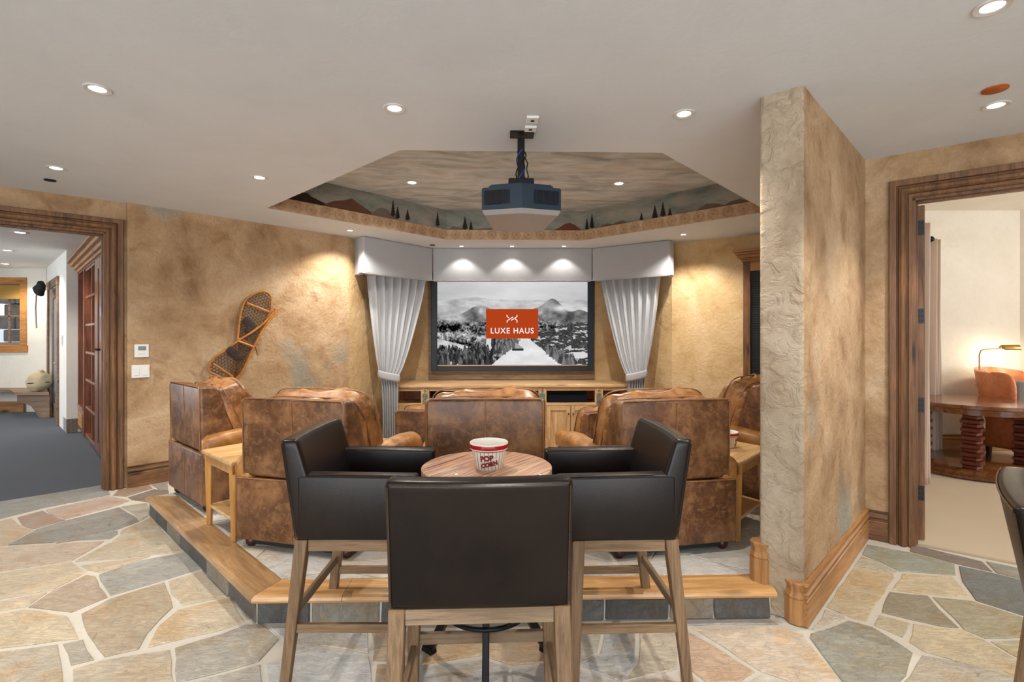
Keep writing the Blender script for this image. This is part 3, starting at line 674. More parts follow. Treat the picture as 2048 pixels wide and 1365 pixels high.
# plinth blocks at the partition end (faceted corner pieces)
M['alder_z2'] = wood('alder_corner_block', C(132, 90, 52), C(190, 140, 88), 'z')
def plinth(c, z, r, label):
    bm = B(); 
    for (z0, z1, k0, k1) in ((0, .128, 1, 1), (.128, .136, .93, .93), (.136, .165, 1.0, .86), (.165, .190, .84, .86), (.190, .206, .92, .98)):
        n = 8; lo = [(c[0] + r * k0 * math.cos(math.pi / 8 + i * math.pi / 4), c[1] + r * k0 * math.sin(math.pi / 8 + i * math.pi / 4), z + z0) for i in range(n)]
        hi = [(c[0] + r * k1 * math.cos(math.pi / 8 + i * math.pi / 4), c[1] + r * k1 * math.sin(math.pi / 8 + i * math.pi / 4), z + z1) for i in range(n)]
        a = [bm.verts.new(p) for p in lo]; b = [bm.verts.new(p) for p in hi]; bm.faces.new(a[::-1]); bm.faces.new(b)
        for i in range(n): bm.faces.new((a[i], a[(i + 1) % n], b[(i + 1) % n], b[i]))
    return struct(label, bm, M['alder_z2'])
plinth((Pb[0] - .012, Pb[1] + .032), 0, .060, 'trim_corner_block')
plinth((Pa[0] + .026, Pa[1] + .022), PLAT, .060, 'trim_corner_block')
# --- door casings (profile: u outwards from opening, v out of the wall)
CP = [(0, -.02), (0, .012), (.008, .020), (.020, .020), (.022, .008), (.028, .008), (.032, .026), (.044, .040), (.060, .040), (.076, .030), (.080, .012), (.086, .012), (.090, .034), (.128, .034), (.132, .026), (.132, -.02)]
def casing(name, p0, u, N, s0, s1, zt, mats, z0=0.0, prof=CP, z1=None):
    P = lambda s, z: (p0[0] + u[0] * s, p0[1] + u[1] * s, z)
    pts = [P(s0, z0), P(s0, zt), P(s1, zt), P(s1, z0)]
    if z1 is not None: pts = [P(s0, z1), P(s0, zt), P(s1, zt), P(s1, z1)]
    bm = B(); Nv = Vector((N[0], N[1], 0)); t = (Vector(pts[1]) - Vector(pts[0])).normalized(); S = t.cross(Nv); uo = Vector((-u[0], -u[1], 0))
    if S.dot(uo) < 0: pts = pts[::-1]
    sweep(bm, pts, prof, Nv, closed=(z1 is not None)); return struct(name, bm, mats)
DNr = (-Du[1], Du[0]); DNr = DNr if DNr[1] < 0 else (-DNr[0], -DNr[1])          # towards the main room
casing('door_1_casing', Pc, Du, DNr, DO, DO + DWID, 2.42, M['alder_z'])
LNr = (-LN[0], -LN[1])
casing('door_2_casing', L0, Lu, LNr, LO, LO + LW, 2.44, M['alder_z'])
# jamb linings
def lining(name, p0, u, N, s0, s1, zt, t, mat):
    bm = B(); th = .018
    for (a, b, z0, z1) in ((s0, s0 + th, 0, zt), (s1 - th, s1, 0, zt), (s0, s1, zt - th, zt)):
        q = [(p0[0] + u[0] * s + N[0] * d, p0[1] + u[1] * s + N[1] * d) for s, d in ((a, .004), (b, .004), (b, t), (a, t))]
        prism(bm, q, z0, z1)
    for (a, b, z0, z1) in ((s0 + th, s0 + th + .012, 0, zt - th), (s0 + th, s1 - th, zt - th - .012, zt - th)):   # door stop
        q = [(p0[0] + u[0] * s + N[0] * d, p0[1] + u[1] * s + N[1] * d) for s, d in ((a, t * .35), (b, t * .35), (b, t * .6), (a, t * .6))]
        prism(bm, q, z0, z1)
    return struct(name, bm, mat)
DNi = (-DNr[0], -DNr[1])
lining('door_1_jamb', Pc, Du, DNi, DO, DO + DWID, 2.42, .16, M['alder_z'])
lining('door_2_jamb', L0, Lu, LN, LO, LO + LW, 2.44, .2, M['alder_z'])
# ================================================================ downlights
def downlight(x, y, z, label, r=.062, power=SPOTP, cone=100, group='recessed ceiling downlights', blend=.6, col=WARM, dist=.03):
    t = thing('recessed_downlight', label, 'ceiling light', (x, y, z), 0, group)
    bm = B(); lathe(bm, [(r, 0), (r, -.004), (r * .94, -.007), (r * .62, -.004), (r * .60, -.001)], n=28); obj('trim_ring', bm, M['trimw'], t, 40)
    bm = B(); lathe(bm, [(r * .60, -.0015), (r * .35, -.0035), (.0001, -.004)], n=24); obj('lens', bm, M['lens'], t, 40)
    if power:
        l = bpy.data.lights.new('downlight_beam', 'SPOT'); l.energy = power; l.color = col; l.spot_size = math.radians(cone); l.spot_blend = blend; l.shadow_soft_size = dist
        o = bpy.data.objects.new('downlight_beam', l); COL.objects.link(o); o.location = (x, y, z - .03)
    return t
for (a, lab) in (((195, 177), 'recessed downlight in the grey ceiling nearest the photographer on the left'), ((112, 336), 'recessed downlight in front of the left doorway beside a dark disc'),
                 ((789, 216), 'recessed downlight in the flat ceiling in front of the tray, left of the projector'), ((519, 355), 'recessed downlight left of the ceiling tray corner'),
                 ((1368, 227), 'recessed downlight in the flat ceiling right of the projector, near the partition'), ((1985, 12), 'large recessed downlight cut by the top right edge of the picture'),
                 ((1992, 210), 'recessed downlight beside the copper disc in front of the right door')):
    p = Z(*a, CEIL); downlight(p[0], p[1], CEIL - .0005, lab, .062, SPOTP)
for px_, lab in ((923, 'small downlight over the left of the centre valance panel'), (1024, 'small downlight over the middle of the centre valance panel'), (1128, 'small downlight over the right of the centre valance panel')):
    p = D(px_, 7.33); downlight(p[0], p[1], CEIL - .0005, lab, .045, 11, 105, 'small downlights above the valance', .35)
for a, lab in (((700, 461), 'small downlight by the left wall near the valance end'), ((1367, 469), 'small downlight by the right wall near the valance end')):
    p = Z(*a, CEIL); downlight(p[0], p[1], CEIL - .0005, lab, .05, 60, 130, 'small downlights above the valance')
for a, lab in (((824, 365), 'downlight in the painted tray left of the projector'), ((1238, 367), 'downlight in the painted tray right of the projector')):
    p = Z(*a, TZ); downlight(p[0], p[1], TZ - .0005, lab, .075, 120, 130)
for (x, y, lab) in ((-2.6, .6, 'downlight behind the photographer on the left'), (.2, .3, 'downlight above the photographer'), (3.2, .4, 'downlight behind the photographer on the right')):
    downlight(x, y, CEIL - .0005, lab, .062, SPOTP)
for a, m, lab in (((1990, 178), 'copper', 'round copper coloured cover disc in the ceiling near the right door'), ((100, 360), 'bronze', 'small dark cover disc in the ceiling before the left doorway'), ((865, 490), 'bronze', 'tiny dark cover disc in the ceiling above the left valance corner')):
    p = Z(*a, CEIL); bm = B(); r = .055 if m == 'copper' else .04; lathe(bm, [(r, 0), (r, -.005), (r * .9, -.008), (.0001, -.009)], n=24)
    o = tag(obj('cover_disc', bm, M[m], None, 40), lab, 'ceiling disc'); o.location = (p[0], p[1], CEIL - .001)
# ================================================================ projector
pc = D(1042, 3.25)
t = thing('ceiling_projector', 'dark navy ceiling mounted projector with pale underside hanging in front of the tray', 'projector', (pc[0], pc[1], 2.43))
def PJ(x, y, z=0): return (x, y, z)
q = [(-.247, -.06), (0, -.13), (.247, -.06), (.19, .45), (0, .50), (-.19, .45)]
bm = B(); prism(bm, [(x, y) for x, y in q], -.185, -.045, .006, 2)
obj('housing', bm, M['navy'], t, 30)
bm = B(); prism(bm, [(x * .82, y * .82 + .03) for x, y in q], -.0455, -.012, .01, 2); obj('top_cover', bm, M['navy'], t, 30)
bm = B(); lo = [(x * .93, y * .93 + .012, -.213) for x, y in q]; hi = [(x * .995, y * .995, -.1852) for x, y in q]
a = [bm.verts.new(p) for p in lo]; b = [bm.verts.new(p) for p in hi]; bm.faces.new(a[::-1]); bm.faces.new(b)
for i in range(6): bm.faces.new((a[i], a[(i + 1) % 6], b[(i + 1) % 6], b[i]))
obj('underside', bm, M['gshell'], t)
bm = B()
for sgn in (-1, 1):
    for k in range(17):
        f = (.32 + k * .038); x = sgn * .247 * f; y = -.13 + .07 * f
        box(bm, (x, y - .003, -.11), (.0045, .008, .085))
obj('vent_slats', bm, M['black'], t)['kind'] = 'stuff'
bm = B(); box(bm, (-.17, -.084, -.11), (.10, .008, .088), .002, 1, rot=-.275); obj('socket_panel', bm, M['black'], t)
bm = B(); box(bm, (0, .03, .006), (.16, .14, .036), .004, 1); obj('mount_bracket', bm, M['black'], t)
bm = B(); box(bm, (0, .0, .15), (.044, .044, .27), .004, 1); obj('pole', bm, M['black'], t)
bm = B(); box(bm, (.005, -.02, .303), (.15, .11, .010), .002, 1); obj('ceiling_plate', bm, M['black'], t)
for k, (r0, ph) in enumerate(((.028, 0), (.030, 2), (.027, 4))):
    bm = B(); tube(bm, [(r0 * math.cos(ph + j * .5) * (1 + .1 * math.sin(j)), r0 * math.sin(ph + j * .5) - .004, .02 + j * .019) for j in range(11)], .004, 6)
    obj('cable', bm, M['cable'] if k != 1 else M['black'], t, 60)
bm = B(); tube(bm, [(.022, -.02, .16), (.040, -.03, .12), (.034, -.03, .08), (.046, -.02, .04), (.03, 0, .0)], .004, 6); obj('cable', bm, M['black'], t, 60)
for a, lab in (((1065, 237), 'square white socket cover on the ceiling beyond the projector plate'), ((1061, 255), 'white box with a small round socket beside the projector plate')):
    p = Z(*a, CEIL); tt = thing('socket_cover', lab, 'socket', (p[0], p[1], CEIL)); bm = B(); box(bm, (0, 0, -.008), (.072, .085 if a[1] < 250 else .07, .014), .003, 1); obj('cover_plate', bm, M['wplas'], tt)
    bm = B(); lathe(bm, [(.0001, -.0165), (.012, -.0165), (.012, -.012)], n=12); obj('socket_hole', bm, M['black'], tt)
# ================================================================ recliners
M['footw'] = plain('dark_foot_wood', C(60, 26, 18), .35)
def make_recliner(label, mat, H=.93):
    t = thing('leather_recliner', label, 'recliner', (0, 0, 0), 0, 'brown leather theatre recliners')
    bm = B(); hexa(bm, [(-.405, .0, .055), (.405, .0, .055), (.405, .86, .055), (-.405, .86, .055)], [(-.405, .0, .44), (.405, .0, .44), (.405, .86, .40), (-.405, .86, .40)], .014, 3)
    base = obj('base', bm, mat, t, 60)
    bm = B(); box(bm, (0, -.0008, .245), (.010, .006, .36), .002, 1); obj('seam', bm, M['welt'], base)
    bm = B(); tube(bm, [(-.40, .002, .436), (0, .001, .438), (.40, .002, .436)], .0045, 6); tube(bm, [(.402, .004, .43), (.404, .004, .07)], .004, 6); tube(bm, [(-.402, .004, .43), (-.404, .004, .07)], .004, 6)
    obj('piping', bm, M['welt'], base, 60)
    # wedge back shell
    bm = B(); hexa(bm, [(-.366, .012, .445), (.366, .012, .445), (.366, .30, .445), (-.366, .30, .445)], [(-.368, -.004, H), (.368, -.004, H), (.368, .115, H - .006), (-.368, .115, H - .006)], .022, 4)
    bk = obj('back_shell', bm, mat, t, 60)
    bm = B(); hexa(bm, [(-.005, .008, .455), (.005, .008, .455), (.005, .02, .455), (-.005, .02, .455)], [(-.005, -.0075, H - .015), (.005, -.0075, H - .015), (.005, .01, H - .015), (-.005, .01, H - .015)], .001, 1); obj('seam', bm, M['welt'], bk)
    bm = B(); tube(bm, [(-.352, .004, .46), (-.352, -.002, H - .02), (-.335, .0, H - .001), (0, .0, H + .002), (.335, .0, H - .001), (.352, -.002, H - .02), (.352, .004, .46)], .0045, 6); obj('piping', bm, M['welt'], bk, 60)
    # big loose back cushion, leaning forward at its foot
    Mx = Matrix.Translation((0, .318, .648)) @ Matrix.Rotation(math.radians(21), 4, 'X')
    bm = B(); pillow(bm, (0, 0, 0), (.368, .105, .31), .38, .30, 26, 56, .022, 3, Mx, lambda p: Vector((p.x, p.y * (1.0 + .35 * (1 - abs(p.z) / .31)) * (1.0 if p.y < 0 else 1.15), p.z + .012 * math.sin(p.x * 9))))
    cu = obj('back_cushion', bm, M['leather_c'], t, 180)
    bm = B()
    for yy in (-.045, .075):
        tube(bm, [Mx @ Vector((.368 * spow(math.cos(a), .32), yy, .316 * spow(math.sin(a), .34))) for a in [2 * math.pi * k / 40 for k in range(40)]], .005, 6, True)
    obj('piping', bm, M['welt'], cu, 60)
    bm = B(); pillow(bm, (0, .56, .46), (.285, .34, .10), .5, .35, 14, 32, .008, 8); obj('seat_cushion', bm, M['leather_t'] if mat is not M['leather_t'] else mat, t, 180)
    for s in (-1, 1):
        bm = B(); path = [(.012, .50, .045), (.04, .515, .064), (.2, .530, .070), (.45, .545, .074), (.72, .548, .078), (.86, .535, .078), (.91, .50, .060)]
        rings = []
        for y, z, r in path:
            rings.append([bm.verts.new((s * .365 + 1.05 * r * math.cos(a), y, z + .85 * r * math.sin(a) - (0.07 if math.sin(a) < -.1 else 0))) for a in [2 * math.pi * k / 18 for k in range(18)]])
        for a, b in zip(rings, rings[1:]):
            for k in range(18): bm.faces.new((a[k], a[(k + 1) % 18], b[(k + 1) % 18], b[k]))
        bm.faces.new(rings[0][::-1]); bm.faces.new(rings[-1])
        ar = obj('armrest', bm, M['leather_t'], t, 60)
        bm = B(); hexa(bm, [(s * .335 - .055, .80, .06), (s * .335 + .055, .80, .06), (s * .335 + .055, .885, .06), (s * .335 - .055, .885, .06)], [(s * .34 - .062, .80, .48), (s * .34 + .062, .80, .48), (s * .34 + .062, .885, .48), (s * .34 - .062, .885, .48)], .02, 3); obj('arm_front', bm, mat, t, 60)
    bm = B(); bx(-.27, .27, .84, .90, .09, .37, .02, 3, bm); obj('footrest', bm, mat, t, 60)
    bm = B(); bx(-.36, .36, .04, .82, .02, .056, 0, 1, bm); obj('mechanism_plinth', bm, M['blackp'], t)
    for sx in (-1, 1):
        for y in (.06, .80):
            bm = B(); lathe(bm, [(.0001, .0), (.022, .0), (.034, .02), (.036, .04), (.028, .056), (.0001, .056)], (sx * .34, y, 0), 14); obj('foot', bm, M['footw'], t, 50)
    return t
rec = make_recliner('brown leather recliner seen straight from behind, between the two side stools', M['leather'])
rec.location = (-.075, 3.105, PLAT); rec.rotation_euler = (0, 0, 0)
for (x, y, r, z, lab) in ((-2.465, 4.095, -43.3, PLAT, 'brown leather recliner at the far left, turned away beside the snowshoes wall'),
                          (-1.235, 3.105, -16.5, PLAT, 'brown leather recliner behind the left stool, beside the narrow wedge table'),
                          (1.065, 3.02, 10.0, PLAT, 'brown leather recliner behind the right stool, back half lit and scuffed'),
                          (2.33, 4.12, 43.3, PLAT, 'brown leather recliner mostly hidden behind the partition, its arm showing'),
                          (-.80, 5.75, -8, LOW, 'front row recliner on the left, low before the curtain bottom'),
                          (1.33, 5.62, 12, LOW, 'front row recliner on the right, before the panelled cupboard door'),
                          (3.02, 5.70, 62, LOW, 'front row recliner at far right, only its top roll visible by the tall cabinet')):
    dup(rec, (x, y, z), r, lab)
# ================================================================ bar stools
def make_stool(label):
    t = thing('leather_bar_stool', label, 'bar stool', (0, 0, 0), 0, 'dark leather counter stools')
    Wd = .285; zb, zt = .615, 1.035
    def backpt(x, f, front):
        y = -.27 - .062 * f - .022 * (1 - (x / Wd) ** 2) * (.3 + .7 * f)
        if front: y = -.135 - .125 * f - .020 * (1 - (x / Wd) ** 2) * (.3 + .7 * f)
        return y
    bm = B(); nx, nz = 14, 12; F_ = []; Rr = []
    for j in range(nz + 1):
        f = j / nz; z = zb + (zt - zb) * f
        Rr.append([Vector((Wd * (2 * i / nx - 1), backpt(Wd * (2 * i / nx - 1), f, False), z - .004 * (f == 1))) for i in range(nx + 1)])
        F_.append([Vector((Wd * (2 * i / nx - 1), backpt(Wd * (2 * i / nx - 1), f, True), z)) for i in range(nx + 1)])
    ga = grid(bm, Rr); gb = grid(bm, F_)
    for j in range(nz):
        bm.faces.new((ga[j][0], ga[j + 1][0], gb[j + 1][0], gb[j][0])); bm.faces.new((ga[j][-1], ga[j + 1][-1], gb[j + 1][-1], gb[j][-1]))
    for i in range(nx):
        bm.faces.new((ga[0][i], ga[0][i + 1], gb[0][i + 1], gb[0][i])); bm.faces.new((ga[-1][i], ga[-1][i + 1], gb[-1][i + 1], gb[-1][i]))
    bmesh.ops.recalc_face_normals(bm, faces=bm.faces)
    es = [e for e in bm.edges if len(e.link_faces) == 2 and e.calc_face_angle(0) > .9]
    bmesh.ops.bevel(bm, geom=es, offset=.019, segments=4, profile=.5, affect='EDGES')
    bk = obj('backrest', bm, M['dark'], t, 60)
    bm = B()
    for off in (.020, .026):
        zz = zt - off * .55; pts = [(x, backpt(x, .97, False) - .0012, zz) for x in [(-.270 + .54 * k / 14) for k in range(15)]]; tube(bm, pts, .0016, 5)
    for s in (-1, 1): tube(bm, [(s * (Wd - .010), backpt(s * Wd, f, False) - .0005, zb + (zt - zb) * f) for f in (.02, .25, .5, .75, .95)], .002, 5)
    obj('stitching', bm, M['darktop'], bk, 60)
    for s in (-1, 1):
        x0, x1 = s * .207, s * .287
        bm = B(); a, b = min(x0, x1), max(x0, x1)
        hexa(bm, [(a, -.262, zb), (b, -.262, zb), (b, .225, zb), (a, .225, zb)], [(a, -.262, .888), (b, -.262, .888), (b, .235, .880), (a, .235, .880)], .014, 4)
        ar = obj('armrest', bm, M['dark'], t, 60)
        bm = B(); tube(bm, [(s * .277, -.17, .888), (s * .277, .0, .886), (s * .277, .215, .8815)], .0018, 5); obj('stitching', bm, M['darktop'], ar, 60)
    bm = B(); bx(-.21, .21, -.20, .185, zb, .735, .025, 4, bm); obj('seat_cushion', bm, M['dark'], t, 60)
    LG = []
    for sx in (-1, 1):
        for (y0, yb) in ((-.245, -.315), (.145, .165)):
            xt, xb = sx * .258, sx * .272; a, b = .026, .019
            bm = B(); hexa(bm, [(xb - b, yb - b, 0), (xb + b, yb - b, 0), (xb + b, yb + b, 0), (xb - b, yb + b, 0)], [(xt - a, y0 - a, .616), (xt + a, y0 - a, .616), (xt + a, y0 + a, .616), (xt - a, y0 + a, .616)], .003, 1)
            obj('leg', bm, M['oak_z'], t)
    def lerp(z, y0, yb): return yb + (y0 - yb) * z / .616
    for y in (-.258, .155): bm = B(); bx(-.232, .232, y - .012, y + .012, .566, .615, .002, 1, bm); obj('apron', bm, M['oak_x'], t)
    for s in (-1, 1): bm = B(); bx(s * .262 - .012, s * .262 + .012, -.218, .122, .566, .615, .002, 1, bm); obj('apron', bm, M['oak_y'], t)
    yr, yf = lerp(.30, -.245, -.315), lerp(.27, .145, .165)
    bm = B(); bx(-.245, .245, yr - .010, yr + .010, .285, .325, .002, 1, bm); obj('stretcher', bm, M['oak_x'], t)
    bm = B(); bx(-.245, .245, yf - .011, yf + .011, .255, .297, .002, 1, bm); obj('stretcher', bm, M['oak_x'], t)
    for s in (-1, 1): bm = B(); bx(s * .265 - .010, s * .265 + .010, yr, yf, .225, .262, .002, 1, bm); obj('stretcher', bm, M['oak_y'], t)
    return t
st = make_stool('dark brown leather bar stool seen square from behind in the front centre')
st.location = (-.060, 1.870, 0); st.rotation_euler = (0, 0, math.radians(1))
dup(st, (-.565, 2.425, 0), -91.5, 'dark leather bar stool on the left side of the round table, facing right')
dup(st, (.478, 2.39, 0), 90.5, 'dark leather bar stool on the right side of the round table, facing left')
dup(st, (1.745, 1.245, 0), -133, 'dark leather bar stool cut off by the right edge of the picture')
# ================================================================ round pub table
tc = (-.045, 2.135)
t = thing('round_pub_table', 'small round table of reclaimed striped wood on a black metal tripod base', 'table', (tc[0], tc[1], 0))
bm = B(); lathe(bm, [(.0001, .897), (.262, .897), (.270, .900), (.270, .922), (.264, .926), (.0001, .926)], n=64); obj('tabletop', bm, M['strip'], t, 35)
bm = B(); lathe(bm, [(.0001, .50), (.022, .50), (.022, .885), (.09, .885), (.09, .896), (.0001, .896)], n=20); obj('post', bm, M['black'], t, 35)
for (dx, dy) in ((-.285, .26), (.285, .26), (.0, -.36)):
    bm = B(); u = Vector((dx, dy, 0)).normalized(); n_ = Vector((-u.y, u.x, 0)); P = lambda r, z, k, w_: (u.x * r + n_.x * k * w_, u.y * r + n_.y * k * w_, z)
    L_ = math.hypot(dx, dy); hexa(bm, [P(L_ - .035, 0, -1, .014), P(L_ + .01, 0, -1, .014), P(L_ + .01, 0, 1, .014), P(L_ - .035, 0, 1, .014)], [P(.015, .56, -1, .012), P(.05, .56, -1, .012), P(.05, .56, 1, .012), P(.015, .56, 1, .012)], .003, 1)
    lg = obj('leg', bm, M['black'], t)
    bm = B(); hexa(bm, [P(L_ - .05, .0, -1, .02), P(L_ + .02, .0, -1, .02), P(L_ + .02, .0, 1, .02), P(L_ - .05, .0, 1, .02)], [P(L_ - .045, .03, -1, .02), P(L_ + .01, .03, -1, .02), P(L_ + .01, .03, 1, .02), P(L_ - .045, .03, 1, .02)], .003, 1); obj('foot', bm, M['black'], lg)
bm = B(); tube(bm, [(.175 * math.cos(a), .175 * math.sin(a), .34) for a in [2 * math.pi * k / 36 for k in range(36)]], .010, 8, True); tube(bm, [(0, -.175, .34), (0, .0, .35), (0, .17, .34)], .008, 8); tube(bm, [(0, 0, .52), (0, 0, .33)], .014, 8); obj('foot_ring', bm, M['black'], t, 60)
# ================================================================ popcorn tubs
def tub_mat():
    t = NT('striped_popcorn_glaze'); s = t.sep(t.coord()); an = t.math('ARCTAN2', s[1], s[0]); fr = t.math('FRACT', t.math('MULTIPLY', an, 26 / (2 * math.pi)))
    st_ = t.ramp(fr, [(0, 0), (.44, 0), (.48, 1), (.58, 1), (.62, 0)]); zz = s[2]
    m1 = t.math('MULTIPLY', t.math('LESS_THAN', zz, .074), t.math('GREATER_THAN', zz, .004)); m2 = t.math('MULTIPLY', t.math('GREATER_THAN', zz, .084), t.math('LESS_THAN', zz, .101)); m3 = t.math('MULTIPLY', t.math('GREATER_THAN', zz, .075), t.math('LESS_THAN', zz, .079))
    col = t.mix(t.math('MULTIPLY', st_, m1), C(236, 228, 214), C(112, 70, 74)); col = t.mix(m2, col, C(172, 14, 22)); col = t.mix(m3, col, C(120, 20, 28)); return t.out(col, .25)
M['tub'] = tub_mat()
def make_tub(label):
    t = thing('popcorn_tub', label, 'popcorn tub', (0, 0, 0), 0, 'striped popcorn tubs')
    bm = B(); lathe(bm, [(.0001, 0), (.056, 0), (.059, .004), (.070, .078), (.077, .080), (.079, .1035), (.077, .107)], n=48); b = obj('bowl', bm, M['tub'], t, 40)
    bm = B(); lathe(bm, [(.077, .107), (.0745, .1045), (.067, .08), (.055, .012), (.0001, .010)], n=48); obj('white_inside', bm, M['ceramic'], b, 40)
    def wrap(txt, size, zc, off, tilt=0):
        me = text_mesh(txt, size, .0004, .0016)
        for v in me.vertices:
            x, y = v.co.x * math.cos(tilt) - v.co.y * math.sin(tilt), v.co.x * math.sin(tilt) + v.co.y * math.cos(tilt); z = zc + y; r = .059 + (z - .004) / .074 * .011 + .0013 + (v.co.z > 0) * .0004; a = -math.pi / 2 + (x + off) / r
            v.co = (r * math.cos(a), r * math.sin(a), z)
        return link('lettering', me, M['maroon'], b)
    bm = B(); bmesh.ops.create_circle(bm, segments=24, radius=1, cap_ends=True); me = bpy.data.meshes.new('label_patch')
    for v in bm.verts:
        x, z = v.co.x * .036, .040 + v.co.y * .026; r = .059 + (z - .004) / .074 * .011 + .0008; a = -math.pi / 2 + x / r; v.co = (r * math.cos(a), r * math.sin(a), z)
    bm.to_mesh(me); bm.free(); link('label_patch', me, M['ceramic'], b)
    wrap('POP', .029, .050, -.006, .10); wrap('CORN', .024, .026, .005, .22)
    return t
tb = make_tub('white popcorn tub with red rim standing on the round table'); tb.location = (D(978, 2.10)[0], 2.10, .926); tb.rotation_euler = (0, 0, math.radians(-2))
p = Z(1459, 893, .675); dup(tb, (p[0] - .02, p[1], .675), 60, 'white popcorn tub with red rim on the wedge table at right')
# ================================================================ wedge side tables
def wedge_table(P, zt, label):
    ox, oy = P[0]; t = thing('wedge_side_table', label, 'side table', (ox, oy, PLAT), 0, 'honey wood wedge tables between recliners'); Q = [(x - ox, y - oy) for x, y in P]; h = zt - PLAT
    bm = B(); prism(bm, Q, h - .022, h, .004, 2); obj('tabletop', bm, M['honey'], t)
    bm = B(); R = inset(Q, .016); R2 = inset(Q, .034)
    for i in range(4): 
        j = (i + 1) % 4; prism(bm, [R[i], R[j], R2[j], R2[i]], h - .085, h - .0225)
    obj('apron', bm, M['honey_z'], t)
    bm = B(); prism(bm, inset(Q, .04), .12, .14, .002, 1); obj('shelf', bm, M['honey'], t)
    c0 = (sum(a for a, b in Q) / 4, sum(b for a, b in Q) / 4)
    for x, y in inset(Q, .040):
        bm = B(); a, b = .024, .014; hexa(bm, [(x - b, y - b, 0), (x + b, y - b, 0), (x + b, y + b, 0), (x - b, y + b, 0)], [(x - a, y - a, h - .023), (x + a, y - a, h - .023), (x + a, y + a, h - .023), (x - a, y + a, h - .023)], .003, 1); obj('leg', bm, M['honey_z'], t)
wedge_table([(-2.06, 3.62), (-1.66, 3.24), (-1.50, 3.82), (-1.68, 4.10)], .67, 'honey coloured wedge table between the two left recliners')
wedge_table([(1.505, 3.15), (1.93, 3.58), (1.60, 4.12), (1.36, 3.98)], .67, 'honey coloured wedge table beside the partition holding a popcorn tub')
# ================================================================ media cabinet, screen, valance, curtains
CY = 7.33; CX0, CX1 = -1.47, 1.87
t = thing('media_cabinet', 'long pale pine media cabinet under the screen with turquoise inlaid posts', 'cabinet', (0, CY, LOW))
zt = .755 - LOW
def cb(nm, x0, x1, y0, y1, z0, z1, m, par=None, bev=.003):
    bm = B(); bx(x0, x1, y0, y1, z0, z1, bev, 1, bm); return obj(nm, bm, M[m], par or t)
cb('countertop', CX0 - .02, CX1 + .02, -.03, .79, zt - .035, zt, 'pine_x'); cb('carcass', CX0, CX1, .06, .78, .07, zt - .275, 'pine_z')
cb('rail', CX0, CX1, 0, .03, zt - .088, zt - .036, 'pine_x'); cb('rail', CX0, CX1, 0, .03, zt - .30, zt - .262, 'pine_x'); cb('kickboard', CX0, CX1, .03, .06, 0, .08, 'pine_x')
cb('back_panel', CX0, CX1, .40, .415, zt - .26, zt - .04, 'cherry'); 
PX = [851, 967, 1085, 1199]; posts = [D(p, CY)[0] for p in PX]
def inlay_mat():
    t_ = NT('turquoise_inlay'); v = t_.coord(); a = t_.vor(v, 28); n = t_.noise(v, 22, 4, .7, 1.5)
    return t_.out(t_.mix(t_.ramp(a, [(.2, 0), (.5, .6)]), t_.ramp(n, [(.38, C(24, 40, 44)), (.5, C(44, 120, 130)), (.64, C(104, 176, 176))]), C(150, 128, 90)), .35)
M['inlay'] = inlay_mat()
for x in posts:
    po = cb('post', x - .058, x + .058, -.008, .05, .07, zt - .036, 'pine_z')
    bm = B(); plate(bm, (x, -.0082, zt - .06), (1, 0, 0), (0, 0, 1), (0, -1, 0), [(-.036, -.40), (.036, -.40), (.036, -.075), (.018, -.065), (.012, -.058), (-.012, -.058), (-.018, -.065), (-.036, -.075)], .004); obj('inlay_panel', bm, M['inlay'], po)
    bm = B(); plate(bm, (x, -.0082, zt - .06), (1, 0, 0), (0, 0, 1), (0, -1, 0), [(0, -.052), (.014, -.038), (.026, -.032), (.014, -.022), (0, -.006), (-.014, -.022), (-.026, -.032), (-.014, -.038)], .004); obj('inlay_finial', bm, M['inlay'], po)
ed = [CX0] + posts + [CX1]
for i in range(5):
    a, b = ed[i] + (.058 if i else 0), ed[i + 1] - (.058 if i < 4 else 0)
    if 1 <= i <= 3: cb('speaker_cloth_panel', a + .0 + .02, b - .11 if i != 2 else b - .09, .05, .07, zt - .262, zt - .09, 'cloth')
    k = 2 if b - a > .5 else 1; wd = (b - a) / k
    for j in range(k):
        x0, x1 = a + j * wd + .004, a + (j + 1) * wd - .004
        d = cb('cupboard_door', x0, x1, .012, .034, .085, zt - .305, 'pine_z')
        for (p0, p1, q0, q1) in ((x0, x0 + .06, .085, zt - .305), (x1 - .06, x1, .085, zt - .305), (x0 + .06, x1 - .06, .085, .15), (x0 + .06, x1 - .06, zt - .375, zt - .305)):
            cb('door_frame', p0, p1, .0, .012, q0, q1, 'pine_x' if p1 - p0 > q1 - q0 else 'pine_z', d, .002)
        bm = B(); kx = x1 - .03 if j == 0 else x0 + .03; lathe(bm, [(.0001, 0), (.012, .004), (.012, .012), (.005, .02), (.005, .03)], (0, 0, 0), 12)
        for v in bm.verts: v.co = (kx + v.co.x, -.03 + v.co.z, zt - .42 + v.co.y)
        obj('knob', bm, M['bronze'], d, 40)
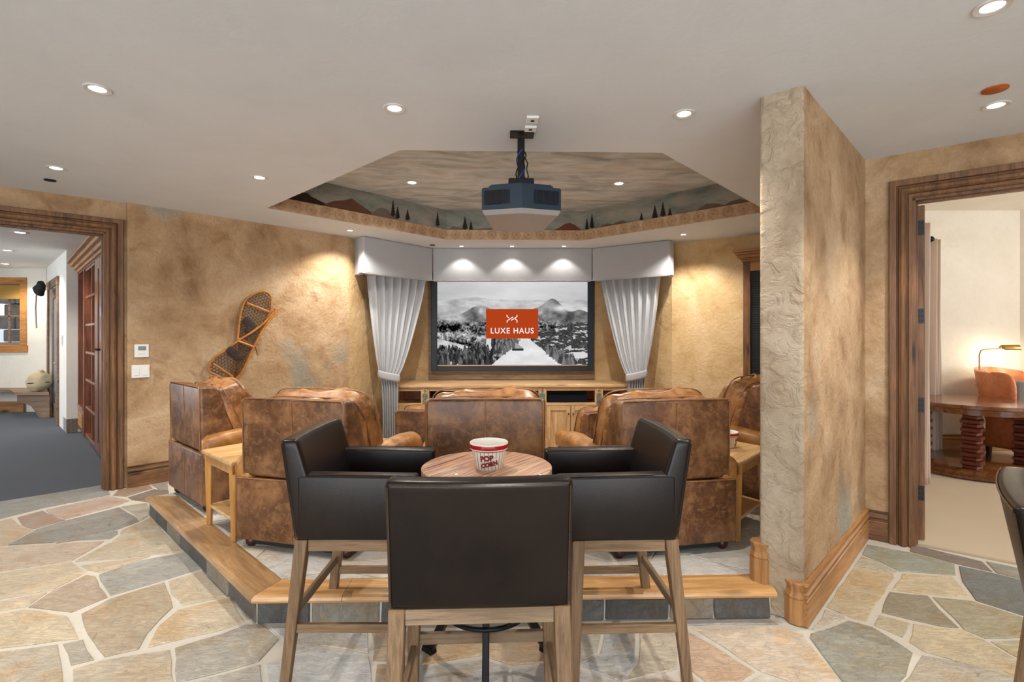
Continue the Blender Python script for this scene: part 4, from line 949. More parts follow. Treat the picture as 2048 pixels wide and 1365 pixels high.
# screen surround + screen
SY = 8.02; s0, s1 = D(863, SY)[0], D(1188, SY)[0]; ztop = 2.42; zbot = EYE + (HOR - 742) / F * SY
bm = B(); bx(s0 - .05, s1 + .03, SY + .047, SY + .068, .76, ztop + .05, .003, 1, bm); tag(obj('screen_backboard', bm, M['oak_x'], None), 'plain grey brown wooden board behind and below the projection screen', 'panel')
t = thing('projection_screen', 'large projection screen in a dark navy frame showing a black and white ski mountain', 'screen', ((s0 + s1) / 2, SY, zbot))
hw = (s1 - s0) / 2; fr = .095; hgt = ztop - zbot
fb = [(0, 0), (.02, .03), (fr - .012, .03), (fr, .004), (fr, 0)]
bm = B(); 
for (x0, x1, z0, z1) in ((-hw, -hw + fr, 0, hgt), (hw - fr, hw, 0, hgt), (-hw + fr, hw - fr, 0, fr * .75)): bx(x0, x1, -.03, .045, z0, z1, .004, 1, bm)
obj('frame', bm, M['navyf'], t)
iw = hw - fr; iz0 = fr * .75; iz1 = hgt
bm = B(); bx(-iw, iw, -.012, .0, iz0, iz0 + .022, .004, 1, bm); obj('sill_strip', bm, M['pine_x'], t)
# the projected picture, painted cell by cell
NX, NY = 460, 262; rs = np.random.RandomState(4)
def vn(fx, fy, ox=0, oy=0):
    gx, gy = int(fx) + 3, int(fy) + 3; g = rs.rand(gy + 1, gx + 1); X = np.linspace(0, fx, NX)[None, :]; Y = np.linspace(0, fy, NY)[:, None]
    xi, yi = X.astype(int), Y.astype(int); tx, ty = X - xi, Y - yi; tx = tx * tx * (3 - 2 * tx); ty = ty * ty * (3 - 2 * ty)
    return (g[yi, xi] * (1 - tx) + g[yi, xi + 1] * tx) * (1 - ty) + (g[yi + 1, xi] * (1 - tx) + g[yi + 1, xi + 1] * tx) * ty
def fbm(fx, fy, n=5):
    s = 0; a = 1; T_ = 0
    for _ in range(n): s = s + a * vn(fx, fy); T_ += a; a *= .55; fx *= 2; fy *= 2
    return s / T_
X = np.linspace(0, 1, NX)[None, :] + np.zeros((NY, 1)); Y = np.linspace(0, 1, NY)[:, None] + np.zeros((1, NX))
img = .72 + .25 * (fbm(3, 6) - .5) + .10 * np.cos((X - .5) * 3); img -= .10 * (X > .6) * (X - .6) * (Y < .3)
def pk(c, wd, h, x): return h * np.exp(-((x - c) / wd) ** 2)
xs = X[0]; n1 = np.array([fbm(5, 3)[0] for _ in range(1)])[0]
r0 = .285 - pk(.22, .12, .03, xs) + .03 * (n1 - .5); m = Y > r0[None, :]
img = np.where(m, .70 + .5 * (fbm(9, 16) - .5) + .10 * (fbm(40, 40) - .5), img)
r1 = .46 - pk(.27, .10, .11, xs) - pk(.34, .06, .02, xs) + .015 * (n1 - .5); m = Y > r1[None, :]
sl = .52 + .9 * (fbm(14, 10) - .5) - .30 * np.exp(-((X - .23) / .06) ** 2 - ((Y - .41) / .06) ** 2); img = np.where(m, sl, img)
r2 = .44 - pk(.775, .075, .16, xs) - pk(.66, .10, .06, xs) - pk(.95, .06, .05, xs) + .02 * (n1 - .5); m = (Y > r2[None, :]) & (X > .5)
img = np.where(m, .40 + .8 * (fbm(16, 12) - .5), img); w_ = np.exp(-((X - .82) / .05) ** 2 - ((Y - .37) / .04) ** 2); img = img * (1 - w_) + .88 * w_
fade = np.clip((Y - (.47 + .03 * np.sin(X * 9))) / .05, 0, 1)
valley = .34 + 1.1 * (fbm(30, 26, 4) - .5) + .8 * (fbm(120, 70, 2) - .5) - .22 * np.exp(-((Y - .58) / .035) ** 2) - .2 * np.exp(-((Y - .76) / .03) ** 2) + .25 * np.exp(-((Y - .67 - .1 * (X - .2)) / .03) ** 2)
img = img * (1 - fade) + valley * fade
U_ = X + Y * .55; dg = fbm(34, 60, 3); fr_ = np.clip((Y - (.60 - .28 * (X - .66))) / .03, 0, 1) * (X > .62)
fdark = .06 + .22 * fbm(160, 90, 2) + np.where(dg > .60, .55 * np.clip((dg - .60) * 12, 0, 1), 0); img = img * (1 - fr_) + fdark * fr_
img = np.where((X < .34) & (Y > .70 + .42 * X), .72 + .4 * (fbm(20, 20, 3) - .5), img)
for cx_, cy_, ax_, ay_ in ((.93, .885, .09, .035), (.34, .80, .02, .12), (.46, .70, .05, .02)): e_ = ((X - cx_) / ax_) ** 2 + ((Y - cy_) / ay_) ** 2 + .8 * (fbm(40, 40, 2) - .5); img = np.where(e_ < 1, .82, img)
sn = (X > .35 + (1.0 - Y) * .72) & (X < .84 - (1 - Y) * .78) & (Y > .68); img = np.where(sn, .88 + .2 * (fbm(12, 12) - .5), img)
tr_ = random.Random(5)
def fir(x, y, h, v):
    w2 = h * .20; x0, x1 = int((x - w2) * NX), int((x + w2) * NX) + 1; y0, y1 = int((y - h) * NY), int(y * NY) + 1
    for j in range(max(0, y0), min(NY, y1)):
        f_ = (j - y0) / max(1, y1 - y0); ww = w2 * (f_ * .75 + .25 * ((f_ * 5) % 1)); a_, b_ = int((x - ww) * NX), int((x + ww) * NX) + 1
        img[j, max(0, a_):min(NX, b_)] = v + tr_.uniform(-.03, .05)
T3 = []
for _ in range(420):
    r_ = tr_.random()
    if r_ < .42: x = tr_.uniform(0, .34); y = tr_.uniform(.84, 1.02); h = .07 + .10 * (y - .75)
    elif r_ < .62: x = tr_.uniform(.22, .46); y = tr_.uniform(.82, .98) - .1 * (x > .36); h = .07
    elif r_ < .78: x = tr_.uniform(.40, .53); y = tr_.uniform(.78, .86) - .25 * (x - .40); h = .08
    else: x = tr_.uniform(.62, .92); y = .82 + (x - .62) * .62 + tr_.uniform(-.05, .03); h = .09
    T3.append((y, x, h))
for y, x, h in sorted(T3):
    if y < 1.05 and not (sn[min(NY - 1, int(y * NY) - 2), min(NX - 1, int(x * NX))]): fir(x, y, h, tr_.choice((.06, .10, .16, .30)) if x < .38 else tr_.choice((.16, .28, .38)))
lod = (X > .495) & (X < .572) & (Y > .715 + .09 * (X - .495) / .077) & (Y < .835); img = np.where(lod, np.where(Y > .81, .12, np.where(X < .515, .28, .55)), img)
img = np.clip(img, .02, .97); img = img ** 1.6
bm = B(); zs = iz1 - (iz1 - iz0) * np.linspace(0, 1, NY + 1); xs2 = -iw + 2 * iw * np.linspace(0, 1, NX + 1)
bm.free(); gx, gz = np.meshgrid(xs2, zs); vv = np.stack([gx.ravel(), np.full(gx.size, .002), gz.ravel()], 1)
ii = (np.arange(NY)[:, None] * (NX + 1) + np.arange(NX)[None, :]).ravel(); ff = np.stack([ii, ii + NX + 1, ii + NX + 2, ii + 1], 1)
me = bpy.data.meshes.new('picture'); me.vertices.add(len(vv)); me.vertices.foreach_set('co', vv.ravel()); me.loops.add(ff.size); me.loops.foreach_set('vertex_index', ff.ravel())
me.polygons.add(len(ff)); me.polygons.foreach_set('loop_start', np.arange(len(ff)) * 4); me.update(calc_edges=True)
ca = me.color_attributes.new('pic', 'FLOAT_COLOR', 'CORNER'); cc = np.repeat(img.ravel(), 4); ca.data.foreach_set('color', np.stack([cc, cc, cc, np.ones_like(cc)], 1).ravel())
tt = NT('projected_picture'); tt.n.remove(tt.b); e = tt.new('ShaderNodeEmission'); at = tt.new('ShaderNodeAttribute', attribute_name='pic'); tt.l.new(at.outputs['Color'], e.inputs[0]); e.inputs[1].default_value = .68; tt.l.new(e.outputs[0], tt.n['Material Output'].inputs[0])
link('picture', me, tt.m, t)
M['lg'] = emis('logo_orange', C(182, 66, 26), .70); M['lw'] = emis('logo_white', (1, 1, 1, 1), .68)
px2x = lambda x: D(x, SY)[0] - (s0 + s1) / 2; py2z = lambda y: EYE + (HOR - y) / F * SY - zbot
lx0, lx1, lz0, lz1 = px2x(972), px2x(1076.5), py2z(677.5), py2z(618.5)
bm = B(); bx(lx0, lx1, -.003, .0015, lz0, lz1, 0, 1, bm); lp = obj('logo_panel', bm, M['lg'], t)
me = text_mesh('LUXE HAUS', .150, .0008, 0.0014, sp=1.14); xsz = max(v.co.x for v in me.vertices) - min(v.co.x for v in me.vertices); k = (px2x(1067) - px2x(981)) / xsz; ys_ = [v.co.y for v in me.vertices]; ym = (max(ys_) + min(ys_)) / 2; kz = (py2z(656) - py2z(667.5)) / (max(ys_) - min(ys_))
for v in me.vertices: v.co = ((lx0 + lx1) / 2 + v.co.x * k, -.0045 - v.co.z, py2z(661.8) + (v.co.y - ym) * kz)
link('lettering', me, M['lw'], lp)
bm = B()
def stroke(pts, wd=1.6):
    for a, b in zip(pts, pts[1:]):
        a, b = Vector((px2x(a[0]), py2z(a[1]))), Vector((px2x(b[0]), py2z(b[1]))); d = (b - a).normalized(); n = Vector((-d.y, d.x)) * (wd / F * SY / 2); a = a - d * n.length * .6; b = b + d * n.length * .6
        f = [bm.verts.new((p.x, -.005, p.y)) for p in (a - n, b - n, b + n, a + n)]; g = [bm.verts.new((v.co.x, -.0032, v.co.z)) for v in f]
        bm.faces.new(f); [bm.faces.new((f[i], f[(i + 1) % 4], g[(i + 1) % 4], g[i])) for i in range(4)]
stroke([(1014, 630.5), (1014, 633.5), (1017.5, 636)]); stroke([(1014.3, 645.5), (1014.3, 642), (1026, 634.5)]); stroke([(1034, 630.5), (1034, 634), (1022.5, 641)]); stroke([(1034, 645.5), (1034, 641), (1030.5, 638.5)])
obj('emblem', bm, M['lw'], lp)
# valance
V = [D(727, 6.55), D(866, 7.50), D(1184, 7.50), D(1339, 6.82)]; R0, R1 = D(709, 6.80), D(1347, 7.02)
zb0 = 2.262
t = thing('screen_valance', 'pale grey upholstered three sided pelmet above the screen and curtains', 'valance', (V[1][0], V[1][1], zb0))
def vpanel(nm, a, b, oa, ob, z0, z1, bev=.012, th=.09):
    bm = B(); f = lambda p, z: (p[0] - V[1][0], p[1] - V[1][1], z - zb0)
    hexa(bm, [f(a, z0), f(b, z0), f(ob, z0), f(oa, z0)], [f(a, z1), f(b, z1), f(ob, z1), f(oa, z1)], bev, 3); return obj(nm, bm, M['linen'], t, 60)
off = lambda p, dx, dy: (p[0] + dx, p[1] + dy)
vpanel('side_panel', V[0], V[1], off(V[0], -.10, .10), off(V[1], -.10, .12), zb0, CEIL - .002, .02)
vpanel('front_panel', V[1], V[2], off(V[1], 0, .12), off(V[2], 0, .12), zb0 - .005, CEIL - .002)
vpanel('side_panel', V[2], V[3], off(V[2], .10, .12), off(V[3], .10, .10), zb0, CEIL - .002, .02)
vpanel('return_panel', R0, off(V[0], -.01, .01), off(R0, .05, .05), off(V[0], -.0, .10), zb0, CEIL - .002, .008)
vpanel('return_panel', off(V[3], .01, .01), R1, off(V[3], 0, .10), off(R1, -.05, .05), zb0, CEIL - .002, .008)
bm = B()
for a, b in ((V[0], V[1]), (V[1], V[2]), (V[2], V[3])): tube(bm, [(a[0] - V[1][0], a[1] - V[1][1] - .004, .002), (b[0] - V[1][0], b[1] - V[1][1] - .004, .002)], .006, 6)
obj('piping', bm, M['linen'], t, 60)
def curtain(label, side, tops, tie, bots, d0, d1, dt, nf=7, mat='linen', nm='tied_curtain', ztie=.90, zlow=LOW + .02, ztop=2.32, cat='curtain'):
    """pleated cloth: pixel spans at the head, tie and foot; d0,d1 depths of its two edges at the head"""
    a, b = Vector(D(tops[0], d0)), Vector(D(tops[1], d1)); ca, cb_ = Vector(D(tie[0], dt)), Vector(D(tie[1], dt)); ba, bb = Vector(D(bots[0], dt)), Vector(D(bots[1], dt))
    org = Vector((ca.x, ca.y, zlow)); t = thing(nm, label, cat, org); rows = []; NZ, NU = 44, nf * 12
    for j in range(NZ + 1):
        z = ztop + (zlow - ztop) * j / NZ
        if z > ztie: f = (z - ztie) / (ztop - ztie); g = f ** .72; L = ca.lerp(a, g); R = cb_.lerp(b, g)
        else: f = (ztie - z) / (ztie - zlow); g = min(1, f * 2.5) ** .6; L = ca.lerp(ba, g); R = cb_.lerp(bb, g); f = f * .35
        dv = R - L; n = Vector((-dv.y, dv.x)).normalized() if dv.length > 0 else Vector((0, 1)); amp = (.014 + .028 * min(1, f * 1.4)) if z > ztie else .022 + .02 * f; row = []
        for i in range(NU + 1):
            s = i / NU; ph = s * nf * 2 * math.pi; k = amp * (math.sin(ph) + .35 * math.sin(ph * 2 + 1.3) + .25 * mnoise.noise(Vector((s * 7, z * 1.5, side)))); su = s + .012 * math.sin(ph * 1 + .8) ; p = L.lerp(R, min(1, max(0, su)))
            bulge = -.04 * math.sin(math.pi * s) * (1 - min(1, f * 2)); row.append((p.x + n.x * (k + bulge) - org.x, p.y + n.y * (k + bulge) - org.y, z - zlow))
        rows.append(row)
    bm = B(); grid(bm, rows); me_o = obj('curtain_cloth', bm, M[mat], t, 180); sm = me_o.modifiers.new('thickness', 'SOLIDIFY'); sm.thickness = .004
    return t, org, ca, cb_
for lab, side, tops, tie, bots, d0, d1, dt in (('pale linen curtain tied back on the left of the screen', 1, (733, 853), (760, 797), (765, 796), 6.86, 7.56, 7.08), ('pale linen curtain tied back on the right of the screen', -1, (1199, 1322), (1254, 1290), (1256, 1288), 7.58, 7.06, 7.16)):
    t, org, ca, cb_ = curtain(lab, side, tops, tie, bots, d0, d1, dt)
    c = (ca + cb_) / 2 - Vector((org.x, org.y)); hw_ = (cb_ - ca).length / 2 + .018; rows = []
    for j in range(5):
        row = []
        for i in range(29):
            a_ = 2 * math.pi * i / 28; r = 1 + .06 * math.sin(j / 4 * math.pi); row.append((c.x + hw_ * r * math.cos(a_), c.y - .02 + .075 * r * math.sin(a_), .90 - org.z - .055 + j * .028 - side * .22 * hw_ * r * math.cos(a_) + .0))
        rows.append(row)
    bm = B(); grid(bm, rows); o = obj('tieback', bm, M['linen'], t, 180); sm = o.modifiers.new('thickness', 'SOLIDIFY'); sm.thickness = .006
# tall built-in cabinet on the right theatre wall
u, L = unit(Rc, Rn); sA, _ = hit(1488, 600, Rc, Rn); base = (Rc[0] + u[0] * sA, Rc[1] + u[1] * sA)
t = thing('tall_media_cupboard', 'tall wooden cupboard with crown moulding and black mesh front, half hidden by the partition', 'cupboard', (base[0], base[1], LOW), math.degrees(math.atan2(u[1], u[0])))
H_ = 2.40 - LOW
def tcb(nm, x0, x1, y0, y1, z0, z1, m, bev=.003): bm = B(); bx(x0, x1, y0, y1, z0, z1, bev, 1, bm); return obj(nm, bm, M[m], t)
tcb('stile', 0, .085, -.06, -.002, 0, H_, 'alder_z'); tcb('stile', .72, .805, -.06, -.002, 0, H_, 'alder_z'); tcb('head_rail', .085, .72, -.06, -.002, H_ - .12, H_, 'alder_x'); tcb('foot_rail', .085, .72, -.06, -.002, 0, .72, 'alder_x')
bm = B(); bx(.085, .72, -.018, -.004, .70, H_ - .10, 0, 1, bm); k = 0
z = .73
while z < H_ - .12: bx(.09, .715, -.030, -.018, z, z + .010, 0, 1, bm); z += .022
obj('mesh_panel', bm, M['mesh'], t)
bm = B(); zz = H_
for (e, h0, h1) in ((.02, 0, .03), (.04, .03, .045), (.075, .045, .085), (.10, .085, .115), (.13, .115, .145)): bx(-e * .8, .805 + e * .8, -.06 - e, -.002, zz + h0, zz + h1, .006, 2, bm)
obj('crown', bm, M['alder_x'], t)
# ================================================================ left wall: switches and snowshoes
uL, _ = unit(Lc, Le); nL = (uL[1], -uL[0])      # towards the room
def onwall(px_, py_): s, z = hit(px_, py_, Lc, Le); return s, z
def wallbox(px_, py_, label, w_, h_, nm, cat):
    s, z = onwall(px_, py_); t = thing(nm, label, cat, (Lc[0] + uL[0] * s, Lc[1] + uL[1] * s, z), math.degrees(math.atan2(uL[1], uL[0]))); bm = B(); bx(-w_ / 2, w_ / 2, -.012, -.001, -h_ / 2, h_ / 2, .003, 2, bm); obj('cover_plate', bm, M['wplas'], t); return t
t = wallbox(283, 702, 'white thermostat panel with a small grey display on the left wall', .115, .125, 'wall_thermostat', 'thermostat')
bm = B(); bx(-.03, .035, -.0145, -.0115, .005, .045, .001, 1, bm); obj('display', bm, M['gscr'], t)
for x in (-.02, .0, .02): bm = B(); bx(x - .006, x + .006, -.0145, -.0115, -.035, -.025, .001, 1, bm); obj('button', bm, M['trimw'], t)
t = wallbox(281, 743, 'white double rocker switch plate under the thermostat', .145, .125, 'light_switch', 'switch')
for x in (-.035, .035): bm = B(); bx(x - .022, x + .022, -.017, -.0115, -.038, .038, .002, 2, bm); obj('rocker', bm, M['wplas'], t)
s0_, z0_ = onwall(480, 670); base = (Lc[0] + uL[0] * s0_ , Lc[1] + uL[1] * s0_)
def SW(x, y, d=.03):
    s, z = onwall(400 + x / 6.206, 560 + y / 6.206); return (s - s0_, -d, z - z0_)
def shoe(label, rim, bars, d, net1, bind):
    t = thing('snowshoe', label, 'snowshoe', (base[0], base[1], z0_), math.degrees(math.atan2(uL[1], uL[0])), 'pair of crossed wooden snowshoes'); P = [Vector(SW(*p, d)) for p in rim]; Q = []
    for i in range(len(P)):
        a, b, c, e = P[i - 1], P[i], P[(i + 1) % len(P)], P[(i + 2) % len(P)]
        for k in range(5): f = k / 5; Q.append(.5 * ((2 * b) + (c - a) * f + (2 * a - 5 * b + 4 * c - e) * f * f + (-a + 3 * b - 3 * c + e) * f ** 3))
    bm = B(); tube(bm, Q, .0125, 8, True); obj('frame', bm, M['winw'], t, 60)
    for a, b in bars: bm = B(); a, b = Vector(SW(*a, d)), Vector(SW(*b, d)); tube(bm, [a, b], .014, 6); obj('crossbar', bm, M['winw'], t, 60)
    # lacing: three directions of thin hide strips clipped to the rim
    poly = [(q.x, q.z) for q in Q]; bm = B()
    def cuts(ang, stp):
        ca_, sa_ = math.cos(ang), math.sin(ang); R = [(x * ca_ + z * sa_, -x * sa_ + z * ca_) for x, z in poly]; lo, hi = min(r[1] for r in R), max(r[1] for r in R); v = lo + stp / 2
        while v < hi:
            xs_ = sorted(R[i - 1][0] + (R[i][0] - R[i - 1][0]) * (v - R[i - 1][1]) / (R[i][1] - R[i - 1][1]) for i in range(len(R)) if (R[i - 1][1] <= v) != (R[i][1] <= v))
            for p0, p1 in zip(xs_[::2], xs_[1::2]):
                f = lambda x: (x * ca_ - v * sa_, -d + .001 * math.sin(ang * 5), x * sa_ + v * ca_)
                tube(bm, [f(p0), f(p1)], .0022, 4, caps=False)
            v += stp
    for ang in net1: cuts(ang, .030)
    obj('lacing', bm, M['canvas_d'], t)['kind'] = 'stuff'
    for (x, y, sx, sz, rt) in bind:
        c = Vector(SW(x, y, d + .014)); Mx = Matrix.Translation(c) @ Matrix.Rotation(rt, 4, 'Y'); bm = B(); pillow(bm, (0, 0, 0), (sx, .012, sz), .7, .8, 8, 16, .008, x, Mx); obj('foot_binding', bm, M['hidebr'], t, 60)
    return t
M['canvas_d'] = plain('hide_lacing', C(86, 60, 40), .7); M['hidebr'] = plain('dark_binding', C(52, 36, 28), .7)
shoe('wooden snowshoe with rounded toe up, hung behind on the left wall', [(780, 145), (850, 180), (875, 260), (862, 400), (770, 580), (650, 820), (520, 1060), (420, 1240), (395, 1215), (440, 960), (455, 760), (475, 560), (505, 380), (560, 250), (660, 180)], [((570, 290), (845, 400)), ((455, 730), (640, 800))], .022, (.35, 1.3, 2.3), [(600, 560, .05, .09, -.5), (590, 620, .04, .05, .3)])
t = shoe('wooden snowshoe with rounded toe down and tail crossing over at the upper right', [(95, 1130), (110, 1030), (210, 930), (330, 850), (480, 740), (640, 640), (780, 530), (925, 370), (935, 385), (800, 560), (720, 690), (640, 850), (560, 1020), (480, 1170), (400, 1245), (300, 1230), (180, 1180)], [((140, 1040), (385, 1200)), ((450, 760), (640, 830))], .046, (.6, 1.6, 2.6), [(390, 900, .055, .075, -.9), (450, 960, .05, .04, .2)])
bm = B(); tube(bm, [SW(660, 820, .05), SW(680, 880, .045), SW(695, 935, .04)], .004, 6); obj('strap', bm, M['hidebr'], t, 60)
bm = B(); bx(*(lambda p: (p[0] - .012, p[0] + .012, p[1] - .01, p[1] + .01, p[2] - .04, p[2] + .04))(SW(915, 400, .05)), .003, 1, bm); obj('tail_end', bm, M['winw'], t)
# ================================================================ mudroom beyond the left doorway
MA, MB2 = (-8.62, 10.02), (-6.44, 7.83); MBK = 10.03
uM, LM = unit(MA, MB2)
bm = B(); prism(bm, [(-12.1, 2.0), (-6.6, 2.4), (L0[0] + LN[0] * .19, L0[1] + LN[1] * .19), (-6.2, 8.2), (-8.5, 10.15), (-12.1, 10.15)], -.1, -.004); struct('floor_mudroom', bm, M['carpet'])
bm = B(); prism(bm, [(-12.2, 1.6), (-6.5, 2.4), (Lc[0] + LN[0] * .3 - .02, Lc[1] + LN[1] * .3), (-5.5, 8.4), (-8.3, 10.3), (-12.2, 10.3)], CEIL, CEIL + .05); struct('ceiling_mudroom', bm, M['white'])
# back wall with window
wx0, wx1 = D(-60, 10.1)[0], D(73, 10.1)[0]; wz0, wz1 = 1.27, 2.44
X0 = -12.1
wall('wall_mudroom_back', (X0, MBK), MA, 0, CEIL, .22, M['cream'], [(wx0 - X0, wx1 - X0, wz0, wz1)], side=-1)
hs0, _z = hit(90, 600, MA, MB2); 
ds0, _z = hit(99, 700, MA, MB2); ds1, _z = hit(117, 700, MA, MB2)
wall('wall_mudroom_door', MA, MB2, 0, CEIL, .12, M['white'], [(max(.2, hs0 - .30), hs0 + .18, 1.2, 2.35), (ds0, ds1, 0, 2.28)], side=-1)
wall('wall_mudroom_left', (X0, 2.0), (X0, MBK), 0, CEIL, .1, M['cream'], [(3.2, 5.6, .9, 2.3)], side=-1)
wn = thing('mudroom_window_frame', 'honey wood framed window with divided panes in the mudroom back wall', 'window', ((wx0 + wx1) / 2, MBK, wz0))
hw_ = (wx1 - wx0) / 2; hh = wz1 - wz0
def wb(nm, x0, x1, y0, y1, z0, z1, m='winw', par=None): bm = B(); bx(x0, x1, y0, y1, z0, z1, .004, 1, bm); return obj(nm, bm, M[m], par or wn)
for (x0, x1, z0, z1, nm) in ((-hw_ - .12, -hw_, 0, hh, 'casing_side'), (hw_, hw_ + .12, 0, hh, 'casing_side'), (-hw_ - .12, hw_ + .12, hh, hh + .12, 'casing_head'), (-hw_ - .14, hw_ + .14, -.14, 0, 'sill')): wb(nm, x0, x1, -.03, 0, z0, z1)
for (x0, x1, z0, z1) in ((-hw_, -hw_ + .04, 0, hh), (hw_ - .04, hw_, 0, hh), (-hw_, hw_, 0, .04), (-hw_, hw_, hh - .04, hh)): wb('sash', x0, x1, .06, .10, z0, z1, 'benchw')
bars = [D(p, 10.1)[0] - (wx0 + wx1) / 2 for p in (7, 44)]
for x in bars: wb('glazing_bar', x - .018, x + .018, .065, .095, .04, hh - .04, 'benchw')
zb_ = EYE + (HOR - 634) / F * 10.1 - wz0; wb('glazing_bar', -hw_ + .04, hw_ - .04, .065, .095, zb_ - .016, zb_ + .016, 'benchw')
xs_ = [-hw_ + .04] + bars + [hw_ - .04]
for a, b in zip(xs_, xs_[1:]):
    for c, d in ((.04, zb_), (zb_, hh - .04)): bm = B(); bx(a, b, .078, .082, c, d, 0, 1, bm); obj('pane', bm, M['glass'], wn)
sh = thing('woven_roman_shade', 'woven straw roman shade folded at the top of the mudroom window', 'blind', ((wx0 + wx1) / 2, MBK + .03, wz1 - .02))
for k in range(4): bm = B(); hexa(bm, [(-hw_ + .02, -.005 - k * .012, -.10 - k * .055), (hw_ - .02, -.005 - k * .012, -.10 - k * .055), (hw_ - .02, .005, -.10 - k * .055), (-hw_ + .02, .005, -.10 - k * .055)], [(-hw_ + .02, .0, 0), (hw_ - .02, 0, 0), (hw_ - .02, .008, 0), (-hw_ + .02, .008, 0)], .002, 1); obj('fold', bm, M['shade'], sh)
# outside the window
bm = B(); prism(bm, [(-16, 10.6), (-7, 10.6), (-7, 24), (-22, 24)], -.4, .5); grd = struct('ground_outside', bm, M['snow'])
bm = B(); 
rows = [[(-20 + 13 * i / 24, 13.5 + 7 * j / 10, .5 + 1.7 * (j / 10) ** .8 + .25 * mnoise.noise(Vector((i * .4, j * .4, 2)))) for i in range(25)] for j in range(11)]
grid(bm, rows); o = obj('snow_bank', bm, M['snow'], None, 180); tag(o, 'sloping white snow bank outside the mudroom window', 'snow bank')
t = thing('outside_stone_pier', 'grey brown stone pier outside the right half of the mudroom window', 'pier', (D(88, 11.4)[0], 11.3, .5)); rnd = random.Random(2)
for k in range(9):
    for j in range(3): bm = B(); x = -.32 + j * .36 + (k % 2) * .1; box(bm, (x, rnd.uniform(-.02, .02), .14 + k * .27), (.35, .3, .255), .02, 1); obj('stone', bm, M['extst'], t)
t = thing('outside_tree', 'sunlit green tree outside the mudroom window', 'tree', (-15.0, 17.5, .5)); bm = B(); tube(bm, [(0, 0, 0), (.1, 0, 1.5), (0, .1, 3)], .12, 8, rads=[.15, .12, .08]); obj('trunk', bm, M['benchw'], t, 60)
bm = B()
for k in range(9): pillow(bm, (rnd.uniform(-1.6, 1.8), rnd.uniform(-.7, .7), rnd.uniform(2.0, 4.4)), (rnd.uniform(.7, 1.1),) * 3, 1, 1, 12, 18, .28, k * 3)
obj('crown', bm, M['leaf'], t, 60)
# bench and bag
t = thing('mudroom_bench', 'grey brown wooden bench with curved end bracket along the mudroom wall', 'bench', (-9.6, 9.55, 0)); o_ = (9.6, -9.55)
bm = B(); P = [(-11.9, 10.02), (-8.62, 10.02), D(98, 9.0), D(27, 9.0), D(20, 9.45), (-11.9, 9.5)]; prism(bm, [(x + 9.6, y - 9.55) for x, y in P][::-1], .41, .46, .005, 1); obj('bench_top', bm, M['benchw'], t)
e0, e1 = D(34, 9.08), D(99, 9.08); uu, LL = unit(e0, e1); pts = [(0, .408), (0, .27), (.12, .255), (.25, .20), (.32, .10), (.37, .03), (.42, 0), (LL, 0), (LL, .408)]
bm = B(); plate(bm, (e0[0] + 9.6, e0[1] - 9.55, 0), (uu[0], uu[1], 0), (0, 0, 1), (-uu[1], uu[0], 0), pts, .05); obj('end_bracket', bm, M['benchw'], t)
bm = B(); bx(-2.3, .6, .42, .46, .0, .2, .003, 1, bm); obj('kick_panel', bm, M['alder_x'], t)
c = D(78, 9.15); t = thing('canvas_bag', 'beige canvas bag with a dark strap sitting on the mudroom bench', 'bag', (c[0], c[1], .461))
bm = B(); pillow(bm, (0, 0, .185), (.175, .14, .18), .75, .8, 18, 26, .02, 5, None, lambda p: Vector((p.x * (1 - .35 * max(0, p.z / .19)), p.y, p.z * 1.0))); obj('bag_body', bm, M['canvas'], t, 180)
bm = B(); tube(bm, [(.172 * math.cos(a), .142 * math.sin(a), .155 + .01 * math.cos(a)) for a in [2 * math.pi * k / 24 for k in range(24)]], .008, 6, True); obj('strap', bm, M['hat'], t, 60)
bm = B(); pillow(bm, (.04, -.02, .35), (.05, .04, .04), .9, .9, 10, 14, .01, 2); obj('knot', bm, M['canvas'], t, 180)
# door in the diagonal wall, side window, hook with hat, switch
rz = math.degrees(math.atan2(uM[1], uM[0])); 
t = thing('mudroom_side_door', 'tall narrow wooden door with glass seen edge on in the white mudroom wall', 'door', (MA[0] + uM[0] * ds0, MA[1] + uM[1] * ds0, 0), rz); wd = ds1 - ds0
def tb_(nm, x0, x1, y0, y1, z0, z1, m, p=None): bm = B(); bx(x0, x1, y0, y1, z0, z1, .004, 1, bm); return obj(nm, bm, M[m], p or t)
tb_('door_stile', 0.0, .13, .03, .07, 0, 2.27, 'benchw'); tb_('door_stile', wd - .13, wd, .03, .07, 0, 2.27, 'benchw'); tb_('door_rail', .13, wd - .13, .03, .07, 0, .25, 'benchw'); tb_('door_rail', .13, wd - .13, .03, .07, 2.12, 2.27, 'benchw'); tb_('door_panel', .13, wd - .13, .045, .055, .25, 2.12, 'gscr')
tb_('casing_side', -.10, -.002, -.03, .0, 0, 2.38, 'benchw'); tb_('casing_side', wd + .002, wd + .10, -.03, 0, 0, 2.38, 'benchw'); tb_('casing_head', -.12, wd + .12, -.035, 0, 2.285, 2.42, 'benchw')
bm = B(); tube(bm, [(wd - .07, .03, 1.0), (wd - .07, -.04, 1.0), (wd - .20, -.04, 1.0)], .012, 8); obj('lever_handle', bm, M['brass'], t, 60)
s_ = hs0 - .06; t = thing('mudroom_side_window', 'narrow dark framed side window between the mudroom corner and the door', 'window', (MA[0] + uM[0] * s_, MA[1] + uM[1] * s_, 1.2), rz)
for (x0, x1, z0, z1) in ((-.24, -.17, 0, 1.15), (.17, .24, 0, 1.15), (-.17, .17, 0, .07), (-.17, .17, 1.08, 1.15)): tb_('frame_piece', x0, x1, -.02, .05, z0, z1, 'benchw')
tb_('glass_pane', -.17, .17, .02, .026, .07, 1.08, 'gscr')
